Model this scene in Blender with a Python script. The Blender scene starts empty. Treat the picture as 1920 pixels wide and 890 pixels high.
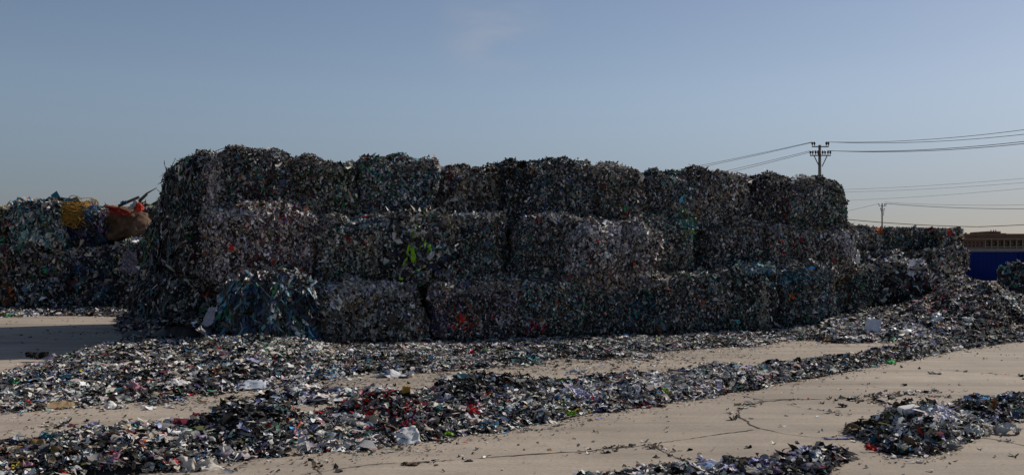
import bpy, math
import numpy as np

# ------------------------------------------------------------------ camera, light, exposure
F, CX, HY, CAM_H = 1867.0, 960.0, 490.0, 1.6       # focal length in photo pixels, centre column, horizon row, eye height
scene = bpy.context.scene
cam_d = bpy.data.cameras.new('camera')
cam_d.sensor_width = 36.0
cam_d.lens = 36.0 * F / 1920.0
cam_d.shift_y = (HY - 445.0) / 1920.0
cam_d.clip_start, cam_d.clip_end = 0.1, 5000.0
cam = bpy.data.objects.new('camera', cam_d)
cam.location = (0, 0, CAM_H)
cam.rotation_euler = (math.radians(90), 0, 0)
scene.collection.objects.link(cam)
scene.camera = cam

SUN_AZ = math.radians(53.0)      # from +Y towards +X
SUN_EL = math.radians(37.0)
world = bpy.data.worlds.new('World')
scene.world = world
world.use_nodes = True
wn, wl = world.node_tree.nodes, world.node_tree.links
wn.clear()
w_out = wn.new('ShaderNodeOutputWorld')
w_bg = wn.new('ShaderNodeBackground')
w_bg.inputs['Strength'].default_value = 0.1
sky = wn.new('ShaderNodeTexSky')
sky.sky_type = 'NISHITA'
sky.sun_disc = False
sky.sun_elevation = SUN_EL
sky.sun_rotation = SUN_AZ
sky.altitude = 200
sky.air_density = 1.0
sky.dust_density = 0.55
sky.ozone_density = 3.0
# one faint wisp of cirrus high in the middle of the view
tc = wn.new('ShaderNodeTexCoord')
mp = wn.new('ShaderNodeMapping'); mp.inputs['Scale'].default_value = (10, 10, 34)
nz = wn.new('ShaderNodeTexNoise'); nz.inputs['Scale'].default_value = 1.0; nz.inputs['Detail'].default_value = 6
cr = wn.new('ShaderNodeMapRange'); cr.inputs[1].default_value = 0.42; cr.inputs[2].default_value = 0.8
dv = wn.new('ShaderNodeVectorMath'); dv.operation = 'DISTANCE'
_d = np.array([(925 - CX) / F, 1.0, (HY - 55) / F]); _d /= np.linalg.norm(_d)
dv.inputs[1].default_value = tuple(_d)
mr = wn.new('ShaderNodeMapRange'); mr.inputs[1].default_value = 0.0; mr.inputs[2].default_value = 0.07
mr.inputs[3].default_value = 1.0; mr.inputs[4].default_value = 0.0; mr.interpolation_type = 'SMOOTHSTEP'
mu = wn.new('ShaderNodeMath'); mu.operation = 'MULTIPLY'
mu2 = wn.new('ShaderNodeMath'); mu2.operation = 'MULTIPLY'; mu2.inputs[1].default_value = 0.5
mx = wn.new('ShaderNodeMixRGB'); mx.inputs[2].default_value = (5.6, 5.6, 5.9, 1)
wl.new(tc.outputs['Generated'], mp.inputs['Vector']); wl.new(mp.outputs[0], nz.inputs['Vector'])
wl.new(nz.outputs[0], cr.inputs[0]); wl.new(tc.outputs['Generated'], dv.inputs[0])
wl.new(dv.outputs['Value'], mr.inputs[0]); wl.new(cr.outputs[0], mu.inputs[0]); wl.new(mr.outputs[0], mu.inputs[1])
wl.new(mu.outputs[0], mu2.inputs[0]); wl.new(mu2.outputs[0], mx.inputs[0]); 
tint = wn.new('ShaderNodeMixRGB'); tint.blend_type = 'MULTIPLY'; tint.inputs[0].default_value = 1.0; tint.inputs[2].default_value = (1.06, .952, .945, 1)   # dusty white balance
sx = wn.new('ShaderNodeSeparateXYZ'); wl.new(tc.outputs['Generated'], sx.inputs[0])
dl_n = wn.new('ShaderNodeMapRange'); dl_n.interpolation_type = 'SMOOTHSTEP'      # dust layer near the horizon
dl_n.inputs[1].default_value = .02; dl_n.inputs[2].default_value = .18; dl_n.inputs[3].default_value = 0; dl_n.inputs[4].default_value = 1
wl.new(sx.outputs['Z'], dl_n.inputs[0])
dc_n = wn.new('ShaderNodeMixRGB'); dc_n.inputs[1].default_value = (.56, .585, .675, 1); dc_n.inputs[2].default_value = (1.06, 1.03, .97, 1)
wl.new(dl_n.outputs[0], dc_n.inputs[0])
sc_n = wn.new('ShaderNodeMixRGB'); sc_n.blend_type = 'MULTIPLY'; sc_n.inputs[0].default_value = 1.0
wl.new(sky.outputs[0], tint.inputs[1]); wl.new(tint.outputs[0], sc_n.inputs[1]); wl.new(dc_n.outputs[0], sc_n.inputs[2])
wl.new(sc_n.outputs[0], mx.inputs[1])
wl.new(mx.outputs[0], w_bg.inputs['Color']); wl.new(w_bg.outputs[0], w_out.inputs['Surface'])

sun_d = bpy.data.lights.new('sun', 'SUN')
sun_d.energy = 4.7
sun_d.angle = math.radians(0.5)
sun_d.color = (1.0, 0.93, 0.83)
sun = bpy.data.objects.new('sun', sun_d)
sun.rotation_euler = (math.radians(90) - SUN_EL, 0, math.pi - SUN_AZ)
scene.collection.objects.link(sun)

scene.view_settings.view_transform = 'Standard'
scene.view_settings.look = 'None'
scene.view_settings.exposure = -0.35
scene.view_settings.gamma = 1.0

# ------------------------------------------------------------------ helpers
RNG = np.random.default_rng(7)
COL = scene.collection


def tag(o, label=None, cat=None, group=None, kind=None):
    if label: o['label'] = label
    if cat: o['category'] = cat
    if group: o['group'] = group
    if kind: o['kind'] = kind
    return o


def ground(px, py, z=0.0):
    """point at height z seen at a photo pixel"""
    d = F * (CAM_H - z) / (py - HY)
    return np.array([(px - CX) / F * d, d, z])


def at(px, py, d):
    return np.array([(px - CX) / F * d, d, CAM_H + (HY - py) / F * d])


def project(P):
    return CX + F * P[..., 0] / P[..., 1], HY - F * (P[..., 2] - CAM_H) / P[..., 1]


def _hash(ix, iy, iz, seed):
    h = (ix * 374761393 + iy * 668265263 + iz * 2147483647 + seed * 1274126177) & 0xFFFFFFFF
    h = ((h ^ (h >> 13)) * 1274126177) & 0xFFFFFFFF
    h = ((h ^ (h >> 16)) * 2246822519) & 0xFFFFFFFF
    return ((h ^ (h >> 15)) & 0xFFFF) / 32767.5 - 1.0


def vnoise(P, seed=0):
    P = np.asarray(P, float)
    i = np.floor(P).astype(np.int64); f = P - i
    f = f * f * (3 - 2 * f)
    out = 0
    for dx in (0, 1):
        wx = f[..., 0] if dx else 1 - f[..., 0]
        for dy in (0, 1):
            wy = f[..., 1] if dy else 1 - f[..., 1]
            for dz in (0, 1):
                wz = f[..., 2] if dz else 1 - f[..., 2]
                out = out + wx * wy * wz * _hash(i[..., 0] + dx, i[..., 1] + dy, i[..., 2] + dz, seed)
    return out


def norm(v):
    return v / np.maximum(np.linalg.norm(v, axis=-1, keepdims=True), 1e-9)


def build_mesh(name, parts, mat, parent=None, smooth=False):
    """parts: list of (verts (N,3), quads (M,4), colours (N,3)) joined into one mesh object"""
    vs, qs, cs, o = [], [], [], 0
    for v, q, c in parts:
        vs.append(v); qs.append(q + o); cs.append(c); o += len(v)
    v = np.concatenate(vs).astype(np.float32); q = np.concatenate(qs).astype(np.int32); c = np.concatenate(cs)
    me = bpy.data.meshes.new(name)
    me.vertices.add(len(v)); me.vertices.foreach_set('co', v.ravel())
    me.loops.add(q.size); me.loops.foreach_set('vertex_index', q.ravel())
    me.polygons.add(len(q)); me.polygons.foreach_set('loop_start', np.arange(0, q.size, 4, dtype=np.int32))
    if smooth:
        me.polygons.foreach_set('use_smooth', np.ones(len(q), dtype=bool))
    at_ = me.attributes.new('tint', 'FLOAT_COLOR', 'POINT')
    at_.data.foreach_set('color', np.concatenate([c, np.ones((len(c), 1))], 1).astype(np.float32).ravel())
    me.materials.append(mat)
    me.update(calc_edges=True); me.validate()
    ob = bpy.data.objects.new(name, me)
    COL.objects.link(ob)
    if parent is not None: ob.parent = parent
    return ob


def grid_quads(nu, nv, n=1):
    a = (np.arange(nu - 1)[:, None] * nv + np.arange(nv - 1)[None, :]).ravel()
    q = np.stack([a, a + nv, a + nv + 1, a + 1], 1)
    return (q[None] + (np.arange(n) * nu * nv)[:, None, None]).reshape(-1, 4)


def flakes(C, N, L, W, col, nu=3, nv=2, along=None, tilt=0.5, curl=0.5, spin=None, rng=RNG):
    """many separate scraps of cloth: C centres, N normals, L lengths, W widths, col colours"""
    n = len(C)
    nrm = norm(N + rng.normal(0, tilt, (n, 3)))
    if along is None:
        along = rng.normal(0, 1, (n, 3))
    else:
        along = along + rng.normal(0, spin if spin is not None else 0.6, (n, 3))
    t = norm(along - (along * nrm).sum(1, keepdims=True) * nrm)
    b = np.cross(nrm, t)
    s = np.linspace(-0.5, 0.5, nu)[None, :, None]
    w = np.linspace(-0.5, 0.5, nv)[None, None, :]
    taper = 1 - rng.uniform(0, 0.6, (n, 1, 1)) * np.abs(2 * s) ** rng.uniform(1.5, 4, (n, 1, 1))
    skew = rng.normal(0, 0.35, (n, 1, 1))
    x = s * L[:, None, None] * (1 + 0 * w) + w * W[:, None, None] * skew
    bend = rng.normal(0, 0.5, (n, 1, 1))
    y = w * W[:, None, None] * taper + bend * (s * s) * L[:, None, None]
    c1 = rng.normal(0, curl, (n, 1, 1)) * 2.2
    c2 = rng.normal(0, curl, (n, 1, 1)) * 1.6
    c3 = rng.normal(0, curl, (n, 1, 1)) * 1.3
    z = c1 * (s * s - 0.08) * L[:, None, None] + c2 * s * w * W[:, None, None] * 2 + c3 * (w * w) * W[:, None, None] * (1 + s)
    x = x + rng.normal(0, 0.07, x.shape) * L[:, None, None]
    y = y + rng.normal(0, 0.07, x.shape) * W[:, None, None]
    z = z + rng.normal(0, 0.09, x.shape) * W[:, None, None]
    V = C[:, None, None, :] + x[..., None] * t[:, None, None, :] + y[..., None] * b[:, None, None, :] + z[..., None] * nrm[:, None, None, :]
    V = V.reshape(-1, 3)
    return V, grid_quads(nu, nv, n), np.repeat(col, nu * nv, 0)


# ------------------------------------------------------------------ colours of the scraps (base colours, linear)
K = dict(white=(.74, .72, .68), offwhite=(.58, .53, .46), pale=(.46, .445, .42), grey=(.28, .27, .26), mid=(.15, .147, .14),
         dark=(.045, .043, .042), black=(.014, .0135, .013), navy=(.018, .026, .07), denim=(.05, .085, .17), teal=(.03, .13, .16),
         cyan=(.08, .30, .38), lav=(.46, .45, .66), beige=(.40, .33, .25), brown=(.12, .075, .045), red=(.46, .025, .025),
         pink=(.58, .27, .32), orange=(.55, .13, .025), yellow=(.55, .40, .06), lime=(.23, .46, .035), green=(.03, .20, .08),
         maroon=(.12, .015, .03), sky=(.08, .32, .60), purple=(.10, .06, .18), sage=(.22, .27, .22), olive=(.09, .09, .035),
         steel=(.16, .21, .27), tan=(.32, .22, .12), seafoam=(.17, .30, .30))
NAMES = list(K); TAB = np.array([K[k] for k in NAMES])


def mix(**w):
    v = np.zeros(len(NAMES))
    for k, x in w.items(): v[NAMES.index(k)] = x
    return v / v.sum()


HEAP_L = mix(white=32, offwhite=28, pale=13, grey=9, lav=2.5, beige=12, mid=6, dark=6, black=3, red=1.2, pink=2, yellow=.8, sky=1, cyan=1.5, lime=.25, steel=1.5, seafoam=1, orange=.6, teal=1, tan=2)
HEAP_D = mix(white=7, offwhite=7, pale=5, grey=8, mid=11, dark=24, black=24, navy=3, denim=2, brown=6, maroon=1.2, red=.8, teal=1.5, green=.8, beige=3, olive=2, sky=.5, purple=1)
BLACKS = mix(black=40, dark=30, mid=8, grey=4, white=3, navy=4, teal=2, offwhite=3)
REDS = mix(red=22, maroon=18, black=22, dark=14, white=8, offwhite=6, purple=4, pink=2)
WHITES = mix(white=40, pale=20, lav=22, offwhite=12, grey=6, dark=4)
BLUES = mix(sky=10, cyan=8, denim=12, navy=8, steel=14, white=14, pale=10, dark=8, red=3, teal=6)
ORANGES = mix(orange=24, red=10, dark=30, black=14, grey=10, brown=12)
LIMES = mix(lime=18, dark=26, black=26, olive=12, grey=8, lav=5, steel=5)
OLIVES = mix(olive=22, dark=24, black=12, brown=12, grey=8, offwhite=10, sage=10)
B_DARK = mix(black=24, dark=28, mid=16, grey=13, pale=6, white=1.6, offwhite=2, navy=4, denim=3.5, teal=8, brown=6, olive=3, maroon=1, red=.5, green=3, beige=2)
B_GREY = mix(black=11, dark=18, mid=20, grey=21, pale=12, white=4, offwhite=5, steel=2.5, denim=3, beige=5, brown=5, olive=2, red=.5, teal=2, orange=.3, tan=1.5)
B_TEAL = mix(black=16, dark=21, mid=13, grey=13, pale=6, teal=13, seafoam=4, green=6, white=2, offwhite=2, steel=2, cyan=1, red=.3, sage=4, olive=3, brown=3)
B_BLUE = mix(black=16, dark=20, mid=13, grey=13, pale=6, denim=9, navy=9, steel=4, white=2, teal=8, beige=2, brown=3, orange=.3)
B_BROWN = mix(black=12, dark=18, mid=14, grey=15, pale=7, brown=15, beige=9, maroon=2.5, white=2.5, offwhite=5, red=.8, olive=4, tan=5)
B_WINE = mix(black=19, dark=24, mid=12, grey=10, pale=4, maroon=8, brown=8, red=1.6, white=2, offwhite=2, purple=2, teal=3, olive=2)
B_FILM = mix(teal=20, denim=12, navy=12, black=20, dark=16, steel=4, cyan=2.5, sky=1, pale=2, white=1.2, seafoam=3, green=4, brown=3)


def pick(n, wts, rng=RNG):
    idx = rng.choice(len(NAMES), n, p=wts)
    c = TAB[idx] * np.exp(rng.normal(0, 0.16, (n, 1))) * np.exp(rng.normal(0, 0.05, (n, 3)))
    return np.clip(c, 0.006, 0.8)


def pick_zoned(P, base_d, base_l, zones, seed, rng=RNG):
    """colours by place: clumps of dark or light scraps, then local zones (photo px, py, radius px, palette, share)"""
    n = len(P)
    m = vnoise(P * 1.3, seed) * 0.75 + vnoise(P * 4.1, seed + 1) * 0.55 + rng.normal(0, 0.35, n)
    c = np.where((m > .1)[:, None], pick(n, base_l, rng), pick(n, base_d, rng))
    px, py = project(P)
    for zx, zy, rx, ry, pal, share in zones:
        w = np.exp(-((px - zx) / rx) ** 2 - ((py - zy) / ry) ** 2) * share * 1.4
        hit = rng.random(n) < w
        c[hit] = pick(int(hit.sum()), pal, rng)
    return c


# ------------------------------------------------------------------ materials
def principled(name):
    m = bpy.data.materials.new(name); m.use_nodes = True
    nt = m.node_tree
    return m, nt.nodes, nt.links, nt.nodes['Principled BSDF']


def scrap_material(name, rough=0.9, spec=0.2, film=False):
    m, n, l, b = principled(name)
    a = n.new('ShaderNodeAttribute'); a.attribute_name = 'tint'
    t = n.new('ShaderNodeTexCoord'); z = n.new('ShaderNodeTexNoise'); z.inputs['Scale'].default_value = 38; z.inputs['Detail'].default_value = 4
    r = n.new('ShaderNodeMapRange'); r.inputs[3].default_value = 0.62; r.inputs[4].default_value = 1.3
    mu_ = n.new('ShaderNodeVectorMath'); mu_.operation = 'SCALE'
    l.new(t.outputs['Object'], z.inputs['Vector']); l.new(z.outputs[0], r.inputs[0])
    l.new(a.outputs['Color'], mu_.inputs[0]); l.new(r.outputs[0], mu_.inputs['Scale']); l.new(mu_.outputs[0], b.inputs['Base Color'])
    b.inputs['Roughness'].default_value = rough
    b.inputs['Specular IOR Level'].default_value = spec
    if film:
        b.inputs['Transmission Weight'].default_value = 0.0
    return m


def plain(name, col, rough=0.7, noise=0.25, scale=6.0, spec=0.3, metal=0.0, bump=0.0):
    m, n, l, b = principled(name)
    t = n.new('ShaderNodeTexCoord'); z = n.new('ShaderNodeTexNoise'); z.inputs['Scale'].default_value = scale; z.inputs['Detail'].default_value = 6
    r = n.new('ShaderNodeMapRange'); r.inputs[1].default_value = .25; r.inputs[2].default_value = .75
    r.inputs[3].default_value = 1 - noise; r.inputs[4].default_value = 1 + noise
    v = n.new('ShaderNodeVectorMath'); v.operation = 'SCALE'; v.inputs[0].default_value = col
    l.new(t.outputs['Object'], z.inputs['Vector']); l.new(z.outputs[0], r.inputs[0]); l.new(r.outputs[0], v.inputs['Scale'])
    l.new(v.outputs[0], b.inputs['Base Color'])
    b.inputs['Roughness'].default_value = rough; b.inputs['Specular IOR Level'].default_value = spec; b.inputs['Metallic'].default_value = metal
    if bump:
        bp = n.new('ShaderNodeBump'); bp.inputs['Strength'].default_value = bump; bp.inputs['Distance'].default_value = 0.02
        l.new(z.outputs[0], bp.inputs['Height']); l.new(bp.outputs[0], b.inputs['Normal'])
    return m


M_SCRAP = scrap_material('scrap_cloth')
M_FILM = scrap_material('scrap_film', 0.45, 0.45)
M_POLE = plain('weathered_concrete_pole', (.17, .165, .14), .85, .2, 3)
M_IRON = plain('dark_iron', (.05, .05, .05), .6, .2, 8)
M_PORC = plain('dark_glazed_insulator', (.03, .02, .02), .3, .1, 8, .5)
M_WIRE = plain('wire', (.045, .045, .05), .7, .1, 2)
M_BLUE = plain('blue_painted_sheet', (.003, .016, .125), .8, .35, .5, .12)
M_RAIL = plain('pale_steel', (.17, .18, .20), .5, .15, 2)
M_BRICK = plain('brown_brick', (.19, .105, .07), .9, .18, .8)
M_RENDERED = plain('tan_render', (.26, .19, .12), .9, .12, .8)
M_GLASS = plain('dark_window', (.05, .04, .04), .25, .15, .5, .5)
M_ROPE = plain('yellow_rope', (.33, .18, .03), .75, .35, 9)
M_CORD = plain('blue_cord', (.05, .10, .17), .75, .25, 9)
M_SACK = plain('brown_sack', (.115, .07, .042), .85, .5, 5, .25, 0, .4)
M_STICK = plain('weathered_stick', (.09, .075, .06), .85, .3, 7)


def concrete():
    m, n, l, b = principled('dusty_concrete')
    t = n.new('ShaderNodeTexCoord')

    def noise(scale, detail=5, vec=None, rough=.55):
        z = n.new('ShaderNodeTexNoise'); z.inputs['Scale'].default_value = scale; z.inputs['Detail'].default_value = detail
        z.inputs['Roughness'].default_value = rough
        l.new(vec if vec is not None else t.outputs['Object'], z.inputs['Vector']); return z.outputs[0]

    def ramp(src, a, b_, lo, hi):
        r = n.new('ShaderNodeMapRange'); r.inputs[1].default_value = a; r.inputs[2].default_value = b_
        r.inputs[3].default_value = lo; r.inputs[4].default_value = hi; l.new(src, r.inputs[0]); return r.outputs[0]

    def mult(a, b_):
        k = n.new('ShaderNodeMath'); k.operation = 'MULTIPLY'; l.new(a, k.inputs[0]); l.new(b_, k.inputs[1]); return k.outputs[0]
    big = ramp(noise(.23, 6), .3, .7, .8, 1.12)
    med = ramp(noise(1.7, 8, None, .65), .3, .72, .88, 1.08)
    fine = ramp(noise(26, 6, None, .7), .28, .7, .78, 1.12)
    rot = n.new('ShaderNodeMapping'); rot.inputs['Rotation'].default_value = (0, 0, math.radians(-24)); rot.inputs['Scale'].default_value = (.16, 2.6, 1)
    l.new(t.outputs['Object'], rot.inputs['Vector'])
    streak = ramp(noise(1.0, 6, rot.outputs[0], .6), .35, .62, .82, 1.05)
    # small dark stains
    st = ramp(noise(5.5, 4, None, .6), .66, .74, 1.0, .72)
    tyre = n.new('ShaderNodeMapping'); tyre.inputs['Rotation'].default_value = (0, 0, math.radians(-21)); tyre.inputs['Scale'].default_value = (.05, 1.15, 1)
    l.new(t.outputs['Object'], tyre.inputs['Vector'])
    ty = ramp(noise(1.0, 3, tyre.outputs[0], .5), .56, .66, 1.0, .8)
    oil = ramp(noise(.9, 7, None, .62), .62, .76, 1.0, .66)
    pale_ = ramp(noise(.55, 8, None, .7), .56, .72, 1.0, 1.16)
    k = mult(mult(mult(mult(big, med), mult(fine, streak)), st), mult(mult(ty, oil), pale_))
    v = n.new('ShaderNodeVectorMath'); v.operation = 'SCALE'; v.inputs[0].default_value = (.415, .345, .272)
    l.new(k, v.inputs['Scale']); l.new(v.outputs[0], b.inputs['Base Color'])
    b.inputs['Roughness'].default_value = .92; b.inputs['Specular IOR Level'].default_value = .2
    bp = n.new('ShaderNodeBump'); bp.inputs['Strength'].default_value = .25; bp.inputs['Distance'].default_value = .012
    l.new(noise(18, 8, None, .7), bp.inputs['Height']); l.new(bp.outputs[0], b.inputs['Normal'])
    return m


M_GROUND = concrete()
M_CRACK = plain('crack_dirt', (.055, .045, .035), .95, .3, 20)


# ------------------------------------------------------------------ simple solid shapes (for poles, building, wall ...)
def box_part(x0, x1, y0, y1, z0, z1):
    v = np.array([[x, y, z] for x in (x0, x1) for y in (y0, y1) for z in (z0, z1)], float)
    q = np.array([[0, 1, 3, 2], [4, 6, 7, 5], [0, 4, 5, 1], [2, 3, 7, 6], [0, 2, 6, 4], [1, 5, 7, 3]])
    return v, q, np.ones((8, 3)) * .5


def tube_part(pts, rad, sides=6):
    pts = np.asarray(pts, float); n = len(pts)
    rad = np.broadcast_to(np.asarray(rad, float), (n,))
    d = norm(np.gradient(pts, axis=0))
    ref = np.where(np.abs(d[:, 2:3]) > .9, np.array([[1., 0, 0]]), np.array([[0, 0, 1.]]))
    a = norm(np.cross(d, ref)); b = np.cross(d, a)
    ang = np.linspace(0, 2 * np.pi, sides, endpoint=False)
    V = pts[:, None] + rad[:, None, None] * (np.cos(ang)[None, :, None] * a[:, None] + np.sin(ang)[None, :, None] * b[:, None])
    V = V.reshape(-1, 3)
    q = []
    for i in range(n - 1):
        for j in range(sides):
            k = (j + 1) % sides
            q.append([i * sides + j, i * sides + k, (i + 1) * sides + k, (i + 1) * sides + j])
    c0, c1 = len(V), len(V) + 1
    V = np.concatenate([V, pts[:1], pts[-1:]])
    for j in range(0, sides, 2):
        q.append([c0, (j + 2) % sides, (j + 1) % sides, j])
        o = (n - 1) * sides
        q.append([c1, o + j, o + (j + 1) % sides, o + (j + 2) % sides])
    return V, np.array(q), np.ones((len(V), 3)) * .5


def empty(name, loc):
    o = bpy.data.objects.new(name, None); o.location = tuple(loc); COL.objects.link(o); return o


def rel(parts, loc):
    return [(v - np.asarray(loc), q, c) for v, q, c in parts]


# ------------------------------------------------------------------ ground
gv = np.array([[-1800, -60, 0], [1800, -60, 0], [1800, 3200, 0], [-1800, 3200, 0]], float)
tag(build_mesh('ground', [(gv, np.array([[0, 1, 2, 3]]), np.ones((4, 3)) * .3)], M_GROUND), kind='structure')


def crack(name, pix, w=.012):
    P = np.array([ground(*p) for p in pix])
    s = np.concatenate([[0], np.cumsum(np.linalg.norm(np.diff(P, axis=0), axis=1))])
    m = max(int(s[-1] / .05), 4)
    u = np.linspace(0, s[-1], m)
    Q = np.stack([np.interp(u, s, P[:, k]) for k in range(3)], 1)
    r = np.random.default_rng(len(pix) * 91 + int(pix[0][0]))
    off = np.zeros((m, 3)); off[:, 0] = vnoise(Q * 3, 5) * .03 + vnoise(Q * 9, 15) * .014 + r.normal(0, .006, m); off[:, 1] = vnoise(Q * 3, 6) * .03 + r.normal(0, .006, m)
    Q = Q + off; Q[:, 2] = .004
    d = norm(np.gradient(Q, axis=0)); side = np.stack([-d[:, 1], d[:, 0], 0 * d[:, 0]], 1)
    ww = .75 * w * np.clip(.75 + 1.0 * vnoise(Q * 4, 9) + .6 * vnoise(Q * 13, 10) + r.normal(0, .3, m), .3, 2.4)
    V = np.stack([Q - side * ww[:, None], Q + side * ww[:, None]], 1).reshape(-1, 3)
    tag(build_mesh(name, [(V, grid_quads(m, 2), np.ones((len(V), 3)) * .05)], M_CRACK), kind='structure')
    return Q


CRACKS = []
for pix, w in [
    ([(560, 890), (700, 871), (900, 858), (1090, 846), (1200, 834), (1245, 829), (1330, 816), (1412, 806)], .010),
    ([(1500, 747), (1460, 750), (1425, 752), (1400, 759), (1386, 769), (1386, 780), (1398, 792), (1424, 803)], .013),
    ([(1424, 803), (1470, 813), (1530, 820), (1600, 824), (1660, 826)], .012),
    ([(1390, 742), (1430, 749), (1500, 748), (1580, 748), (1640, 751), (1690, 768)], .012),
    ([(1222, 833), (1240, 845), (1260, 856), (1290, 866)], .011),
    ([(1470, 757), (1520, 768), (1580, 776)], .007),
    ([(1600, 748), (1640, 741), (1690, 739), (1760, 741), (1790, 748)], .010),
    ([(1615, 719), (1640, 725), (1690, 732), (1810, 734)], .008),
    ([(1690, 688), (1780, 694), (1860, 700), (1925, 706)], .010),
    ([(1830, 818), (1870, 824), (1925, 836)], .012),
    ([(575, 858), (590, 870), (598, 890)], .014),
    ([(1235, 828), (1232, 838)], .014),
]:
    CRACKS.append(crack('pavement_crack', pix, w))

# ------------------------------------------------------------------ far things: building, blue hoarding, poles and wires
bd = 205.0
S = bd / F


def bx(px):
    return (px - CX) * S


def bz(py):
    return CAM_H + (HY - py) * S


b0 = np.array([bx(1880), bd, 0.0])
bld = tag(empty('brick_building', b0), 'long brown brick building with tan pillars rising far behind the blue hoarding', 'building')
build_mesh('wall', rel([box_part(bx(1800), bx(2060), bd, bd + 14, 0, bz(441))], b0), M_BRICK, bld)
rf = build_mesh('parapet', rel([box_part(bx(1799), bx(2061), bd - .25, bd + .3, bz(441), bz(438))] +
                               [box_part(bx(p), bx(p + 1.6), bd - .3, bd + .4, bz(438), bz(436)) for p in (1810, 1820, 1830, 1840, 1850)], b0), M_BRICK, bld)
build_mesh('roof_block', rel([box_part(bx(1857), bx(1881), bd + 1, bd + 9, bz(438), bz(433))], b0), M_BRICK, bld)
build_mesh('roof_block', rel([box_part(bx(1881), bx(1893), bd + 1.3, bd + 8, bz(438), bz(436.6))], b0), M_RENDERED, bld)
for p in (1863, 1868, 1872):
    build_mesh('roof_rail', rel([box_part(bx(p), bx(p) + .15, bd + 1.2, bd + 1.35, bz(433), bz(430.5))], b0), M_IRON, bld)
build_mesh('cornice', rel([box_part(bx(1806), bx(2060), bd - .5, bd - .003, bz(449), bz(447.2))], b0), M_RENDERED, bld)
for p in np.arange(1845, 2040, 11.7):
    build_mesh('pillar', rel([box_part(bx(p), bx(p + 2.0), bd - .45, bd - .003, 0, bz(449.1))], b0), M_RENDERED, bld)
    w = build_mesh('window', rel([box_part(bx(p + 2.8), bx(p + 10.8), bd - .12, bd - .004, bz(461), bz(452))], b0), M_GLASS, bld)
    build_mesh('sill', rel([box_part(bx(p + 2.4), bx(p + 11.2), bd - .4, bd - .006, bz(463.2), bz(461.3))], b0), M_RENDERED, w)
for p in (1813.0, 1833.0):
    build_mesh('window', rel([box_part(bx(p), bx(p + 1.8), bd - .06, bd - .004, bz(445), bz(442.5))], b0), M_RAIL, bld)
for p in np.arange(1808, 1843, 7.5):
    build_mesh('window', rel([box_part(bx(p), bx(p + 4.2), bd - .06, bd - .004, bz(462), bz(453))], b0), M_GLASS, bld)

hd = 80.0
hs = hd / F
h0 = np.array([(1860 - CX) * hs, hd, 0])
wall = tag(empty('blue_hoarding', h0), 'tall deep blue sheet metal hoarding at the right edge of the yard', 'hoarding')
xs0, xs1 = (1740 - CX) * hs, (2250 - CX) * hs
zt = CAM_H + (HY - 472) * hs
xx = np.arange(xs0, xs1, .09)
yy = hd + .03 * np.sign(np.sin(np.arange(len(xx)) * np.pi / 2 + .4))
V = np.stack([np.stack([xx, yy, 0 * xx + .05], 1), np.stack([xx, yy, 0 * xx + zt], 1)], 1).reshape(-1, 3)
build_mesh('sheet', rel([(V, grid_quads(len(xx), 2), np.ones((len(V), 3)) * .5)], h0), M_BLUE, wall)
build_mesh('top_rail', rel([box_part(xs0, xs1, hd - .06, hd + .06, zt, zt + .28)], h0), M_RAIL, wall)
for p in (1800, 1912, 2030, 2150):
    x = (p - CX) * hs
    build_mesh('post', rel([box_part(x - .07, x + .07, hd - .14, hd - .065, 0, zt - .01)], h0), M_BLUE, wall)


def pole(px, d, ztop, zs, label, w0=.17, arms=2, scale=.6):
    x = (px - CX) / F * d
    o = tag(empty('utility_pole', (x, d, 0)), label, 'utility pole', 'utility poles carrying power lines')
    build_mesh('shaft', [tube_part([(0, 0, 0), (0, 0, ztop * .5), (0, 0, ztop)], [w0, w0 * .8, w0 * .6], 12)], M_POLE, o, True)
    tips = []
    for k, (z, half, pos) in enumerate(zs):
        build_mesh('crossarm', [box_part(-half, half, -w0 * .6 - .09, -w0 * .6, z - .035, z + .035)], M_IRON, o)
        for q in pos:
            prt = [tube_part([(q, -w0 * .6 - .045, z + .05), (q, -w0 * .6 - .045, z + .12)], .025, 6),
                   tube_part([(q, -w0 * .6 - .045, z + .12), (q, -w0 * .6 - .045, z + .2), (q, -w0 * .6 - .045, z + .3), (q, -w0 * .6 - .045, z + .36)], [.06 * scale, .12 * scale, .11 * scale, .05 * scale], 10)]
            build_mesh('insulator', prt, M_PORC, o, True)
            tips.append(np.array([x + q, d - w0 * .6 - .045, z + .34]))
        if k == 1:
            for sgn in (-1, 1):
                build_mesh('brace', [tube_part([(sgn * half * .62, -w0 * .6 - .1, z - .05), (sgn * .1, -w0 * .65 - .1, z - .8)], .035, 6)], M_IRON, o)
    return o, tips


p1d = 72.0
k1 = p1d / F
_, tips1 = pole(1537, p1d, CAM_H + (HY - 272) * k1,
                [(CAM_H + (HY - 275.5) * k1, .6, [-.58, -.42, .43, .58]), (CAM_H + (HY - 292) * k1, .74, [-.72, -.55, -.34, -.17, .17, .34, .55, .72])],
                'tall utility pole with two crossarms of insulators rising behind the right end of the stack')
p2d = 145.0
k2 = p2d / F
_, tips2 = pole(1654, p2d, CAM_H + (HY - 381) * k2,
                [(CAM_H + (HY - 386) * k2, .55, [-.5, 0.3, .5]), (CAM_H + (HY - 394) * k2, .3, [-.25, .25])],
                'small distant utility pole standing beyond the right rear bales', .15)


def wire(a, b, sag, r, label):
    a, b = np.asarray(a), np.asarray(b)
    t = np.linspace(0, 1, 28)[:, None]
    P = a * (1 - t) + b * t
    P[:, 2] -= (4 * sag * t * (1 - t))[:, 0]
    o = build_mesh('power_line', [tube_part(P, r * .8, 5)], M_WIRE, None, True)
    tag(o, label, 'power line', 'overhead power lines')


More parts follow.
